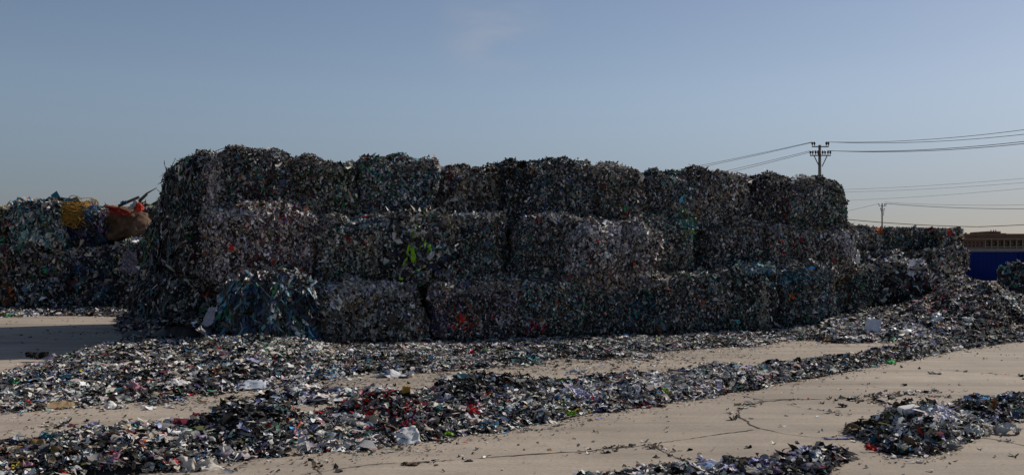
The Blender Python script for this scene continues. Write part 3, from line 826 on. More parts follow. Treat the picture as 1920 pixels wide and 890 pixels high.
    if len(kb) > 3:
        Lb = size * rng.uniform(1.7, 3.4, len(kb)); Wb = Lb * rng.uniform(.45, 1.0, len(kb))
        cb = np.where((rng.random(len(kb)) < .5)[:, None], col[kb], pick(len(kb), mix(white=14, offwhite=14, pale=8, dark=14, black=12, beige=5, lav=3, grey=8, tan=2), rng))
        V_, q_, c_ = flakes(C[kb] + np.array([0, 0, .012]), norm(Nn[kb] * .55 + np.array([0, 0, .6])), Lb, Wb, cb, 8, 6, None, .25, .22, rng=rng)
        V_ = V_ + np.stack([vnoise(V_ * 19, 51), vnoise(V_ * 19, 52), vnoise(V_ * 17, 53) * 1.5], 1) * size * .3
        parts.append(settle((V_, q_, c_), C[kb][:, 2]))
    # long curling strips
    ks = np.where(~flat & (rng.random(m) < rags * 1.5))[0]
    if len(ks) > 3:
        Lb = size * rng.uniform(2, 4.5, len(ks))
        V_, q_, c_ = flakes(C[ks] + np.array([0, 0, .015]), norm(Nn[ks] * .55 + np.array([0, 0, .6])), Lb, size * rng.uniform(.12, .3, len(ks)), col[ks], 9, 2, None, .25, .2, rng=rng)
        V_ = V_ + np.stack([vnoise(V_ * 11, 54), vnoise(V_ * 11, 55), vnoise(V_ * 11, 56) * .7], 1) * size * .5
        parts.append(settle((V_, q_, c_), C[ks][:, 2]))
    # fines: crumbs and dust-sized bits round the foot
    nf = int(area * dens * .55)
    XY2 = np.stack([rng.uniform(bb[0], bb[1], nf), rng.uniform(bb[2], bb[3], nf)], 1)
    h2, in2 = height(XY2[:, 0], XY2[:, 1])
    k2 = (in2 < .12) & (rng.random(nf) < .55 * np.exp(np.minimum(in2, 0) * 3.6))
    if k2.sum() > 4:
        XY2, h2 = XY2[k2], h2[k2]; mf = len(h2)
        C2 = np.stack([XY2[:, 0], XY2[:, 1], h2 + .006], 1)
        L2 = size * .3 * np.exp(rng.normal(0, .5, mf))
        up = np.zeros((mf, 3)); up[:, 2] = 1
        parts.append(flakes(C2, up, L2, L2 * rng.uniform(.4, .9, mf), pick(mf, mix(black=10, dark=20, brown=14, mid=14, grey=12, beige=12, offwhite=12, white=5, tan=6, red=.5), rng), 3, 2, None, .2, .2, rng=rng))
    if flat.sum() > 3:
        parts.append(flakes(C[flat], Nn[flat], L[flat] * .8, W[flat] * .8, col[flat], nu, nv, None, .14, .16, rng=rng))
    o = build_mesh(name, parts, M_SCRAP, None, True)
    tag(o, label, cat, group)
    HEAPS.append((height, bb[2], bb[3]))
    return height


G3 = 'loose heaps of textile scrap on the concrete'
HEAPS = []
def front_line(px, v=-.05):
    u = u_at(px, v); return (A + U * u + Vv * v)[1]


base_tab = []
for px, yf, z in [(395, 745, .26), (470, 732, .3), (560, 726, .18), (640, 712, .04), (700, 698, .012), (800, 692, .012), (900, 688, .012), (1000, 684, .012), (1100, 678, .012),
                  (1200, 667, .012), (1300, 657, .012), (1400, 648, .02), (1480, 641, .04), (1545, 637, .14)]:
    dl_ = front_line(px)
    yc = HY + F * (CAM_H - z) / (dl_ - .15) if px > 660 else {395: 668, 470: 652, 560: 656, 640: 652}[px]
    base_tab.append((px, yf, yc, z, dl_ + .5))
left_tab = [(-160, 790, 765, .04, 0), (0, 772, 750, .04, 0), (60, 768, 727, .08, 0), (130, 763, 712, .13, 0), (220, 760, 703, .17, 0), (320, 752, 695, .2, 0)]
heap('scrap_windrow', 'long low drift of mixed scrap lying along the foot of the big stack', left_tab + base_tab,
     [(510, 650, 45, 12, mix(grey=10, sage=10, pale=10, green=6, offwhite=8), .7), (640, 700, 90, 12, BLUES, .45), (560, 725, 90, 16, WHITES, .5), (140, 705, 60, 10, BLUES, .5), (250, 705, 30, 8, OLIVES, .5),
      (60, 760, 80, 14, mix(beige=10, offwhite=10, tan=5, dark=8, grey=8, white=5, red=1), .6), (1000, 672, 60, 10, mix(teal=8, cyan=4, dark=10, white=8), .4), (1150, 650, 200, 10, HEAP_D, .4)],
     1, 1500, .056, hold=.75, fringe=.14, group=G3, nu=3, nv=3, bumps=[(480, 690, .8, .12), (700, 700, .5, .06)])
heap('scrap_windrow', 'long middle windrow of mixed scrap running from the near left corner to the far right',
     [(-220, 965, 830, .8), (0, 935, 820, .9), (90, 918, 808, .9), (160, 905, 800, .95), (300, 888, 797, .85), (410, 868, 793, .75), (470, 860, 786, .8), (530, 853, 790, .75), (620, 842, 774, .9),
      (700, 838, 750, 1.0), (770, 832, 746, 1.0), (850, 820, 732, 1.15), (920, 808, 718, 1.25), (1000, 795, 712, 1.2), (1100, 780, 706, 1.1), (1200, 768, 700, 1.0), (1300, 752, 696, .95), (1400, 732, 685, .95), (1500, 712, 675, .9),
      (1600, 695, 660, .95), (1700, 675, 644, 1.0), (1800, 655, 626, 1.1), (1920, 640, 609, 1.2), (2150, 616, 583, 1.4)],
     [(720, 765, 55, 28, REDS, .55), (770, 790, 40, 25, REDS, .35), (462, 772, 36, 22, BLACKS, .9), (885, 722, 70, 26, BLACKS, .8), (1010, 712, 60, 16, BLACKS, .5), (960, 755, 50, 18, mix(white=10, lav=6, dark=10, steel=4), .4),
      (1090, 735, 45, 14, WHITES, .6), (1180, 735, 40, 16, WHITES, .45), (890, 766, 16, 10, mix(red=1), .5), (1200, 760, 40, 10, REDS, .4), (1310, 715, 60, 20, WHITES, .5), (1420, 700, 50, 14, WHITES, .35), (1145, 745, 30, 8, ORANGES, .2),
      (70, 815, 60, 12, BLUES, .4), (180, 795, 18, 7, mix(lav=10, white=3), .8), (75, 838, 60, 14, mix(tan=8, brown=4, dark=8), .3), (1700, 650, 60, 12, HEAP_D, .5), (1100, 750, 60, 10, BLUES, .25),
      (980, 775, 60, 20, mix(navy=8, dark=16, black=10, denim=6, grey=5), .5)],
     2, 2700, .051, bumps=[(465, 835, .36, .26), (880, 775, .6, .14), (180, 880, .4, .09), (720, 810, .45, .12), (590, 830, .3, .08), (1090, 745, .5, .07), (1310, 715, .5, .06)], fringe=.1, group=G3, rough=.5, byw=True)
heap('scrap_heap', 'near heap of lavender white and black scrap cut by the bottom photo edge',
     [(1085, 930, 903, .3), (1180, 945, 885, .45), (1250, 945, 870, .55), (1310, 945, 863, .55), (1400, 940, 857, .6), (1470, 925, 848, .6), (1525, 905, 834, .6), (1556, 885, 838, .45), (1588, 862, 847, .15)],
     [(1330, 865, 60, 20, WHITES, .6), (1530, 840, 40, 14, mix(lav=8, white=6, dark=12, black=6), .6), (1500, 880, 70, 20, BLACKS, .6), (1420, 870, 60, 20, mix(purple=5, lav=8, dark=12, grey=10), .5)],
     3, 3200, .053, fringe=.1, group=G3, tilt=.42, byw=True)
heap('scrap_heap', 'heap of olive black scrap with lavender white cloth on the near right concrete',
     [(1588, 812, 803, .15), (1626, 828, 788, .5), (1660, 846, 772, .75), (1690, 853, 760, .85), (1740, 856, 750, .9), (1790, 842, 762, .75), (1830, 824, 786, .5), (1855, 815, 798, .2)],
     [(1640, 785, 50, 26, OLIVES, .8), (1720, 752, 30, 14, OLIVES, .6), (1690, 800, 28, 10, WHITES, .6), (1770, 775, 40, 26, WHITES, .75), (1730, 830, 60, 14, HEAP_D, .5), (1640, 838, 10, 8, mix(red=1), .5)],
     4, 3200, .053, fringe=.12, group=G3, tilt=.42, rough=.5, byw=True)
heap('scrap_heap', 'heap of blue red and white scrap reaching the right photo edge',
     [(1735, 800, 780, .3), (1780, 800, 755, .55), (1830, 798, 733, .75), (1870, 800, 745, .65), (1920, 790, 734, .75), (2000, 775, 716, .8), (2090, 772, 724, .6)],
     [(1850, 740, 40, 14, BLUES, .75), (1815, 745, 18, 12, REDS, .4), (1865, 757, 8, 6, mix(orange=1, yellow=1), .5), (1860, 790, 40, 14, WHITES, .4), (1830, 770, 30, 12, BLACKS, .5)],
     5, 3000, .053, fringe=.12, group=G3, tilt=.42, rough=.5, byw=True)
heap('scrap_mound', 'broad sloping mound of loose scrap right of the big stack',
     [(1535, 640, 608, .25, 27), (1600, 642, 594, .3, 29), (1660, 643, 582, .38, 33), (1720, 640, 573, .45, 36), (1752, 636, 556, .58, 38), (1775, 632, 526, 1.05, 40), (1810, 628, 528, 1.0, 40), (1860, 620, 540, .85, 39), (1905, 612, 560, .55, 37), (1960, 604, 570, .4, 36), (2100, 590, 560, .4, 36)],
     [(1850, 560, 80, 20, HEAP_D, .4), (1820, 590, 90, 16, BLACKS, .55), (1780, 555, 40, 20, REDS, .25), (1690, 620, 60, 10, WHITES, .5), (1640, 600, 60, 16, mix(beige=6, offwhite=8, grey=10, dark=10, brown=4), .5), (1880, 535, 20, 10, mix(tan=8, beige=8, brown=4), .7), (1755, 580, 30, 10, REDS, .3)],
     6, 900, .07, bumps=[(1765, 560, 2.2, .35)], group=G3, nu=3, nv=3, rough=.35, fringe=.1)
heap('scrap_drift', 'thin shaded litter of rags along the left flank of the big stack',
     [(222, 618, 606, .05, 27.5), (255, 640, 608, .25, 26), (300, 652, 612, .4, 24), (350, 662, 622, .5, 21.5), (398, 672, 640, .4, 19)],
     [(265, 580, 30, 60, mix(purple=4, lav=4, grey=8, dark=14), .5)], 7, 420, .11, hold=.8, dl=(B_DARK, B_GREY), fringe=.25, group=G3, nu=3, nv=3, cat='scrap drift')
heap('scrap_drift', 'thin line of litter along the foot of the far left stack',
     [(-120, 594, 587, .04, 33), (0, 595, 587, .05, 33), (60, 593, 585, .08, 33), (130, 592, 586, .06, 33), (210, 594, 588, .06, 32.5), (250, 595, 590, .04, 32)],
     [(50, 590, 40, 8, WHITES, .4)], 8, 330, .1, hold=.8, fringe=.3, dl=(HEAP_D, HEAP_D), thin=.5, group=G3, nu=3, nv=3, cat='scrap drift')
heap('scrap_drift', 'sparse patch of pale scraps between the two long windrows',
     [(480, 762, 748, .02), (540, 760, 742, .05), (600, 757, 736, .06), (660, 752, 735, .06), (700, 745, 733, .03), (730, 740, 733, .02)],
     [(600, 740, 100, 14, WHITES, .5)], 9, 800, .08, fringe=.3, group=G3, thin=.6, cat='scrap drift')

# ------------------------------------------------------------------ scattered bits on the concrete: nobody could count them
rng = np.random.default_rng(77)
pts = []
n = 9000
P = np.stack([rng.uniform(0, 1, n), rng.uniform(0, 1, n)], 1)
yy = 585 + (P[:, 1] ** 1.4) * 320; xx = -60 + P[:, 0] * 2060
G_ = np.array([ground(a, b) for a, b in zip(xx, yy)])
dn = vnoise(G_ * .8, 3) * .5 + vnoise(G_ * 2.7, 4) * .5
G_ = G_[(rng.random(n) < np.clip(.16 + dn * .9, .03, 1)) & (G_[:, 1] < 32)]
extra = []
for Q in CRACKS:
    m = len(Q) * 2
    q = Q[rng.integers(0, len(Q), m)] + np.stack([rng.normal(0, .05, m), rng.normal(0, .07, m), np.zeros(m)], 1)
    extra.append(q[rng.random(m) < np.clip(.35 + vnoise(q * 2, 8), 0, 1)])
for cx_, cy_, k_, s_ in [(1655, 745, 60, .16), (1640, 752, 40, .12), (1740, 735, 40, .1), (1225, 838, 30, .08), (115, 799, 60, .12), (1600, 748, 30, .12), (1700, 740, 60, .2), (15, 716, 30, .1), (1180, 690, 120, .7), (780, 720, 100, .7), (620, 755, 120, .6), (1300, 682, 120, .7), (60, 690, 60, .5), (170, 625, 60, .6), (1600, 640, 80, .6)]:
    c_ = ground(cx_, cy_)
    extra.append(c_ + np.stack([rng.normal(0, s_, k_), rng.normal(0, s_ * 1.2, k_), np.zeros(k_)], 1))
G_ = np.concatenate([G_] + extra)
m = len(G_)
L = np.minimum(.034 * np.exp(rng.normal(0, .55, m)), .085); W = L * rng.uniform(.3, .8, m)
col = pick(m, mix(black=14, dark=18, brown=14, mid=10, grey=8, white=8, offwhite=10, beige=8, red=.6, pink=.5, olive=4), rng)
G_[:, 2] = .008
nm = np.zeros((m, 3)); nm[:, 2] = 1
lo = build_mesh('litter', [flakes(G_, nm, L, W, col, 3, 3, None, .22, .3, rng=rng)], M_SCRAP)
tag(lo, kind='stuff', label='small scraps and crumbs scattered over the concrete', cat='litter')


def hit(px, py, lift=.01):
    """the point of the heaps or the ground seen at a photo pixel"""
    d = np.arange(6.0, 45.0, .015)
    X = (px - CX) / F * d; z = CAM_H - (py - HY) / F * d
    Hh = np.zeros(len(d))
    for fn, lo, hi in HEAPS:
        m = (d > lo) & (d < hi)
        if m.any(): Hh[m] = np.maximum(Hh[m], fn(X[m], d[m])[0])
    k = np.argmax(z <= Hh + .004)
    return np.array([X[k], d[k], Hh[k] + lift])


# ------------------------------------------------------------------ larger single pieces
def crumpled(w, h, n=9, amp=.12, seed=0, fold=0.0, ragged=.12, thick=.004):
    """a crumpled sheet with a little thickness, lying in its own XY plane"""
    r = np.random.default_rng(seed)
    a, b = np.meshgrid(np.linspace(-.5, .5, n), np.linspace(-.5, .5, n), indexing='ij')
    x = a * w; y = b * h
    P = np.stack([x, y, 0 * x], -1).reshape(-1, 3)
    s = 4.0 / max(w, h)
    z = (vnoise(P * s, seed) + .7 * vnoise(P * s * 2.1, seed + 1) + .45 * vnoise(P * s * 4.7, seed + 4)) * amp * max(w, h)
    z = z + fold * (P[:, 0] / w) ** 2 * max(w, h)
    edge = (np.maximum(np.abs(a), np.abs(b)) * 2).ravel() ** 3
    P[:, 0] += edge * r.normal(0, ragged * w * .5, len(P)) * .6 + vnoise(P * s * .8 + 5, seed + 2) * ragged * w
    P[:, 1] += edge * r.normal(0, ragged * h * .5, len(P)) * .6 + vnoise(P * s * .8 + 9, seed + 3) * ragged * h
    P[:, 2] = z
    q = grid_quads(n, n)
    P2 = P.copy(); P2[:, 2] -= thick
    rim = []
    idx = np.arange(n * n).reshape(n, n)
    ring = list(idx[0, :]) + list(idx[1:, -1]) + list(idx[-1, -2::-1]) + list(idx[-2:0:-1, 0])
    for i in range(len(ring)):
        j = (i + 1) % len(ring)
        rim.append([ring[i], ring[j], ring[j] + n * n, ring[i] + n * n])
    return np.concatenate([P, P2]), np.concatenate([q, q[:, ::-1] + n * n, np.array(rim)])


shrink = dict(pink_cloth=.62, lavender_cloth=.62, cream_cloth=.75, teal_rag=.55, lime_rag=.6, green_rag=.6, red_cloth=.62, plastic_film=.6, cardboard_piece=.65, cardboard_sheet=.8, dark_cloth=.7,
              white_film_tuft=.6, grey_cloth=.55, clear_film=.75, paper_sheet=.75, pale_blue_cloth=.7, card_sheet=.9, white_scrap=.8)


def sheet(name, label, cat, pos, w, h, col, rx=0., ry=0., rz=0., amp=.12, seed=0, fold=0., mat=None, n=9, ragged=.2, group=None, parent=None):
    sc_ = shrink.get(name, 1.0) if parent is None else 1.0
    v, q = crumpled(w * sc_, h * sc_, n + 4, amp, seed, fold, ragged)
    o = build_mesh(name, [(v, q, np.tile(np.array([K[col] if isinstance(col, str) else col]), (len(v), 1)))], mat or M_SCRAP, parent, True)
    o.location = tuple(pos); o.rotation_euler = (rx, ry, rz)
    if label: tag(o, label, cat, group)
    return o


R_ = math.radians
sheet('card_sheet', 'stiff white card leaning on the front edge of the middle windrow', 'card', hit(762, 826, 0.040), .24, .22, 'white', R_(38), R_(-14), R_(18), .05, 3, ragged=.05)
sheet('cardboard_strip', 'bent orange tan cardboard strip standing up behind the red scraps', 'cardboard', hit(760, 748, .03), .085, .19, (.42, .24, .05), R_(80), R_(8), R_(15), .05, 4, .4, ragged=.05)
sheet('plastic_bag', 'square clear white plastic bag caught upright on the right mound', 'plastic bag', hit(1637, 622, .15), .30, .30, (.62, .62, .64), R_(66), R_(14), R_(-12), .10, 5, .15, M_FILM, ragged=.12)
sheet('plastic_film', 'long white film lying below the upright clear bag', 'plastic film', hit(1690, 624, 0.040), 1.0, .45, 'white', R_(12), 0, R_(20), .1, 6, 0, M_FILM)
sheet('plastic_film', 'white film strip stretched over the drift left of the clear bag', 'plastic film', hit(1585, 637, 0.040), .8, .3, 'white', R_(8), 0, R_(20), .08, 7, 0, M_FILM)
sheet('plastic_film', 'crumpled white film high on the right mound', 'plastic film', hit(1752, 599, .06), .5, .35, 'white', R_(30), 0, R_(-20), .16, 8, 0, M_FILM)
sheet('plastic_film', 'small white film lump near the dark patch of the right mound', 'plastic film', hit(1814, 602, .06), .35, .3, 'white', R_(40), 0, R_(-30), .2, 9, 0, M_FILM)
sheet('plastic_film', 'pale film flattened between the windrows under the pale scrap patch', 'plastic film', hit(640, 752, 0.030), 1.1, .5, (.55, .55, .55), R_(2), 0, R_(10), .04, 10, 0, M_FILM)
sheet('plastic_film', 'pale torn film at the back of the pale scrap patch', 'plastic film', hit(575, 735, 0.040), .6, .35, (.6, .6, .6), R_(8), 0, R_(25), .1, 11, 0, M_FILM)
sheet('plastic_film', 'whitish film spread at the edge of the drift right of the pale patch', 'plastic film', hit(740, 706, 0.040), .9, .45, (.6, .6, .6), R_(6), 0, R_(10), .08, 12, 0, M_FILM)
sheet('plastic_film', 'ragged white sheet on the left end of the long low drift', 'plastic film', hit(330, 722, 0.040), .42, .25, 'white', R_(14), R_(5), R_(-15), .12, 13, 0, M_FILM)
sheet('plastic_film', 'white rag at the front of the left end of the low drift', 'plastic film', hit(215, 765, 0.040), .3, .2, 'white', R_(18), 0, R_(10), .15, 14, 0, M_FILM)
sheet('blue_print_sheet', 'white sheet with a pale blue panel lying in front of the burst blue bale', 'printed sheet', hit(472, 726, 0.040), .36, .2, (.50, .54, .58), R_(28), 0, R_(14), .04, 15, 0, M_FILM, ragged=.05)
sheet('cardboard_sheet', 'flat tan cardboard lying in the left low drift', 'cardboard', hit(112, 764, 0.040), .34, .24, 'tan', R_(10), 0, R_(20), .05, 16, ragged=.07)
sheet('pink_cloth', 'pink cloth rag standing out near the lower left corner', 'cloth', hit(54, 886, .03), .11, .18, 'pink', R_(60), R_(10), R_(25), .15, 17)
sheet('pink_cloth', 'pink rag with long tails in the left part of the middle windrow', 'cloth', hit(212, 868, .03), .17, .16, 'pink', R_(40), R_(-15), R_(-35), .2, 18)
sheet('pink_cloth', 'dusty pink cloth in the low drift above the sandy gap', 'cloth', hit(252, 730, .03), .4, .2, (.45, .22, .24), R_(25), 0, R_(-25), .2, 19)
sheet('cardboard_piece', 'upright brown cardboard flap in the near left windrow', 'cardboard', hit(70, 842, .03), .14, .16, (.30, .19, .07), R_(65), 0, R_(15), .05, 20, .2, ragged=.06)
sheet('cardboard_piece', 'flat brown carton lid at the left edge of the middle windrow', 'cardboard', hit(26, 848, .03), .17, .1, (.30, .21, .10), R_(25), 0, R_(5), .04, 21, ragged=.05)
sheet('cardboard_piece', 'torn tan card with a curled edge below the black scraps at lower left', 'cardboard', hit(181, 868, .03), .16, .13, (.30, .22, .14), R_(38), R_(15), R_(-25), .08, 22, ragged=.08)
sheet('lime_rag', 'lime green rag at the front foot of the middle windrow', 'rag', hit(1070, 780, 0.040), .17, .1, 'lime', R_(35), 0, R_(-20), .15, 23)
sheet('lime_rag', 'lime green rag on the crest side of the middle windrow', 'rag', hit(1246, 738, .03), .17, .14, 'lime', R_(50), 0, R_(-10), .15, 24)
sheet('lime_rag', 'small lime rag on bare concrete edge below the red scraps', 'rag', hit(841, 820, 0.030), .12, .07, 'lime', R_(20), 0, R_(10), .15, 25)
sheet('lime_rag', 'tiny lime scrap near the upright brown flap', 'rag', hit(101, 850, .03), .07, .08, 'lime', R_(55), 0, R_(30), .15, 26)
sheet('green_rag', 'bright green rag far along the middle windrow', 'rag', hit(1672, 682, .03), .24, .14, (.05, .40, .08), R_(35), 0, R_(12), .15, 27)
sheet('red_cloth', 'bright red cloth on the middle windrow below the black mound', 'cloth', hit(886, 775, .03), .17, .15, 'red', R_(50), 0, R_(20), .18, 28)
sheet('red_cloth', 'red cloth strip on the near right heap beside a white scrap', 'cloth', hit(1729, 818, .03), .1, .15, (.55, .03, .02), R_(50), R_(25), R_(30), .15, 29)
sheet('red_cloth', 'dark red rag at the front foot of the near right heap', 'cloth', hit(1632, 846, .03), .15, .08, 'red', R_(40), 0, R_(-15), .15, 30)
sheet('cream_cloth', 'large crumpled cream cloth on the front edge of the near left windrow', 'cloth', hit(378, 880, .03), .42, .17, 'offwhite', R_(30), 0, R_(16), .16, 31, n=13)
sheet('cream_cloth', 'long twisted cream cloth hanging down the near left windrow', 'cloth', hit(422, 858, .03), .1, .3, 'offwhite', R_(40), R_(20), R_(25), .15, 32, n=13)
sheet('paper_sheet', 'pale grey folded paper at the front of the windrow below the black mound', 'paper', hit(566, 845, .03), .16, .13, (.52, .50, .45), R_(45), R_(-15), R_(35), .06, 33, ragged=.06)
sheet('lavender_cloth', 'crumpled lavender cloth on the middle windrow right of the black scraps', 'cloth', hit(1090, 745, .03), .3, .2, 'lav', R_(40), 0, R_(10), .18, 34, n=13)
sheet('lavender_cloth', 'pale lavender cloth tuft on the left crest of the middle windrow', 'cloth', hit(172, 802, .03), .22, .12, (.42, .38, .55), R_(25), 0, R_(10), .25, 35, n=13)
sheet('lavender_cloth', 'white lavender cloth draped down the near right heap', 'cloth', hit(1768, 782, .03), .22, .34, (.58, .57, .72), R_(35), R_(10), R_(28), .15, 36, n=13)
sheet('lavender_cloth', 'long white cloth tail at the back edge of the bottom heap', 'cloth', hit(1332, 872, .03), .32, .09, (.62, .60, .74), R_(30), R_(8), R_(-28), .12, 37, n=13)
sheet('pale_blue_cloth', 'pale blue cloth pad on the bottom heap', 'cloth', hit(1322, 885, .03), .14, .11, (.30, .42, .60), R_(45), 0, R_(10), .12, 38)
sheet('grey_plastic', 'dark grey curved plastic strip at the front right of the near right heap', 'plastic strip', hit(1762, 842, .03), .28, .08, (.16, .155, .15), R_(25), R_(5), R_(-6), .06, 39, .2)
sheet('clear_film', 'glassy grey film at the right foot of the near right heap', 'plastic film', hit(1815, 812, .03), .3, .16, (.36, .40, .38), R_(30), 0, R_(10), .16, 40, 0, M_FILM, n=13)
sheet('dark_cloth', 'dark grey cloth lying on top of the small black mound', 'cloth', hit(456, 778, .03), .24, .12, (.05, .045, .045), R_(35), 0, R_(0), .08, 41)
sheet('white_pad', 'small white pad on the front of the small black mound', 'pad', hit(457, 792, .03), .06, .04, 'white', R_(45), 0, R_(-20), .08, 42)
sheet('grey_cloth', 'pale grey cloth on the flat back of the middle windrow', 'cloth', hit(1085, 700, 0.040), .42, .24, 'pale', R_(15), 0, R_(-20), .12, 43)
sheet('teal_rag', 'teal rag in the near left windrow', 'rag', hit(90, 826, .03), .17, .14, 'teal', R_(40), R_(10), R_(30), .18, 44)
sheet('dark_scrap', 'dark brown scrap alone on sunlit concrete at the left photo edge', 'scrap', hit(15, 716, 0.020), .22, .12, 'brown', R_(6), 0, R_(10), .12, 45)
sheet('dark_scrap', 'black scrap alone in the stack shadow on the left', 'scrap', hit(70, 668, 0.040), .26, .18, 'black', R_(12), 0, R_(10), .2, 46)
sheet('dark_scrap', 'dark scrap alone in the sandy gap behind the near left windrow', 'scrap', hit(370, 778, 0.015), .1, .07, 'maroon', R_(8), 0, R_(10), .12, 47)
sheet('dark_scrap', 'brown scrap alone on the concrete below the red scraps', 'scrap', hit(770, 871, 0.015), .12, .06, 'brown', R_(5), 0, R_(-8), .1, 48)
sheet('dark_scrap', 'dark curl lying inside the round crack in the concrete', 'scrap', hit(1581, 762, 0.020), .1, .08, 'dark', R_(10), 0, R_(40), .15, 49)
sheet('white_scrap', 'white scrap alone on the concrete above the near right heap', 'scrap', hit(1752, 700, 0.020), .2, .14, 'offwhite', R_(8), 0, R_(-15), .12, 50)
sheet('white_scrap', 'whitish clump alone on the concrete right of the near right heap', 'scrap', hit(1890, 813, 0.040), .24, .16, 'pale', R_(15), 0, R_(10), .22, 51, n=13)
sheet('blue_strip', 'flat lavender blue strip on the concrete touching the near right heap', 'strip', hit(1570, 822, 0.012), .26, .05, (.22, .22, .38), 0, 0, R_(3), .04, 52)


def foam_block():
    c = hit(1704, 774, .03)
    bm = box_part(-.09, .09, -.05, .05, -.035, .035)
    v, q, k = bm
    V = []; Q = []; o = 0
    # rounded, slightly dented block
    g = 6
    a, b = np.meshgrid(np.linspace(-1, 1, g), np.linspace(-1, 1, g), indexing='ij'); a, b = a.ravel(), b.ravel()
    h = np.array([.095, .055, .04])
    for ax in range(3):
        for sg in (-1, 1):
            p = np.zeros((g * g, 3)); p[:, ax] = sg; p[:, (ax + 1) % 3] = a; p[:, (ax + 2) % 3] = b
            P_, n_ = surface(p * h, h, .018, 3, .07)
            V.append(P_); Q.append(grid_quads(g, g) + o); o += g * g
    V = np.concatenate(V)
    ob = build_mesh('foam_block', [(V, np.concatenate(Q), np.tile(np.array([K['white']]), (len(V), 1)))], M_SCRAP, None, True)
    ob.location = tuple(c); ob.rotation_euler = (R_(8), R_(-6), R_(20))
    tag(ob, 'white foam block on top of the near right heap', 'foam block')


foam_block()

# printed wrapper on the burst bale: a glossy pouch with blank colour panels
wp = np.array([*(A + U * u_at(556, -.28) + Vv * -.28), .36])
wr = tag(empty('printed_wrapper', wp), 'glossy blue green and white printed wrapper stuck on the burst blue bale', 'wrapper')
wr.rotation_euler = (R_(68), R_(0), TH + R_(4))
for k, (c, x, y, w, h) in enumerate([('sky', -.03, .10, .2, .06), ('green', .07, .115, .1, .1), ('red', -.07, .045, .12, .05), ('white', .02, .03, .2, .05), ('denim', 0, -.02, .24, .06), ('white', .06, -.08, .2, .07), ('lime', .12, -.03, .06, .05)]):
    o = sheet('colour_panel', None, None, (x, y, .002 * k), w, h, c, 0, 0, R_(-32), .03, 60 + k, 0, M_FILM, 6, .08, None, wr)

# lime cloth hanging from the black bale: parts of that bale
ob, ctr, R, h = [b for b in ALL_BALES if b[0] == lime][0]
for k, (px, py, w, hh) in enumerate([(775, 476, .085, .27), (765, 468, .04, .16), (806, 464, .05, .12), (797, 458, .035, .14), (758, 492, .035, .18), (752, 522, .07, .045)]):
    r = (px - CX) / F
    v = .06
    u = u_at(px, v); P2 = A + U * u + Vv * v
    P3 = np.array([P2[0], P2[1], CAM_H + (HY - py) / F * P2[1]])
    o = sheet('lime_cloth', 'lime green cloth strip' if k == 0 else None, None, P3 - ctr, w, hh, 'lime', R_(82), R_((-8, 14, -10, 20, 35, 5, 0, 30)[k]), TH + R_((-20, 10, 0, 30, 10, -15, 0, 5)[k]), .12, 80 + k, .1, None, 9, .16, None, ob)

# rolled cloth in the shade at the foot of the flank
c0, c1 = ground(232, 640, .1), ground(318, 628, .25)
t = np.linspace(0, 1, 14)[:, None]
Pp = c0 * (1 - t) + c1 * t
Pp[:, 2] += .05 * np.sin(t[:, 0] * 7)
rr = .11 + .03 * np.sin(np.linspace(0, 9, 14))
rr[0] = .06; rr[-1] = .06
o = build_mesh('cloth_roll', [tube_part(Pp, rr, 10)], plain('dull_grey_cloth', (.10, .105, .10), .9, .4, 5, .2, 0, .5), None, True)
tag(o, 'dark grey roll of cloth lying in the shade at the foot of the stack flank', 'cloth roll')

# ------------------------------------------------------------------ things on the far left stack
def rope_tangle(name, label, px, py, d, rx, ry, rz, n, rad, mat, seed):
    r = np.random.default_rng(seed)
    c = at(px, py, d)
    parts = []
    for k in range(n):
        ph = r.uniform(0, 2 * np.pi); m = 34
        a = np.linspace(0, 2 * np.pi * r.uniform(.6, 1.1), m) + ph
        s = r.uniform(.45, 1.0)
        tl, tl2 = r.normal(0, .5), r.normal(0, .35)
        P = np.stack([np.cos(a) * rx * s, np.sin(a) * ry * s, np.cos(a) * tl * rz + np.sin(a) * tl2 * rz], 1)
        zz = rz * np.sqrt(np.clip(1 - s * s * .8, 0, 1)) * r.uniform(.2, 1)
        P[:, 2] += zz
        P += np.stack([vnoise(P * 4 + k, 1), vnoise(P * 4 + k, 2), vnoise(P * 4 + k, 3)], 1) * .09
        parts.append(tube_part(P, rad, 5))
    # rope hanging down the front
    for k in range(n // 5):
        x = r.uniform(-.8, .8) * rx; m = 16
        a = np.linspace(0, 1, m)
        P = np.stack([x + .25 * np.sin(a * 3 + k) * rx, -ry * (.4 + .6 * np.sin(a * np.pi / 2)), rz * (.5 - a * r.uniform(.5, 1.3))], 1)
        P += np.stack([vnoise(P * 4 + k, 11), vnoise(P * 4 + k, 12), vnoise(P * 4 + k, 13)], 1) * .06
        parts.append(tube_part(P, rad, 5))
    o = build_mesh(name, parts, mat, None, True)
    o.location = tuple(c)
    tag(o, label, 'rope')


rope_tangle('rope_tangle', 'big tangle of yellow rope lying on the dark navy bale', 140, 412, 33.4, .74, .8, .40, 190, .013, M_ROPE, 4)
rope_tangle('cord_tangle', 'dark blue cord coil hanging beside the yellow rope', 172, 408, 33.2, .28, .45, .3, 26, .016, M_CORD, 5)


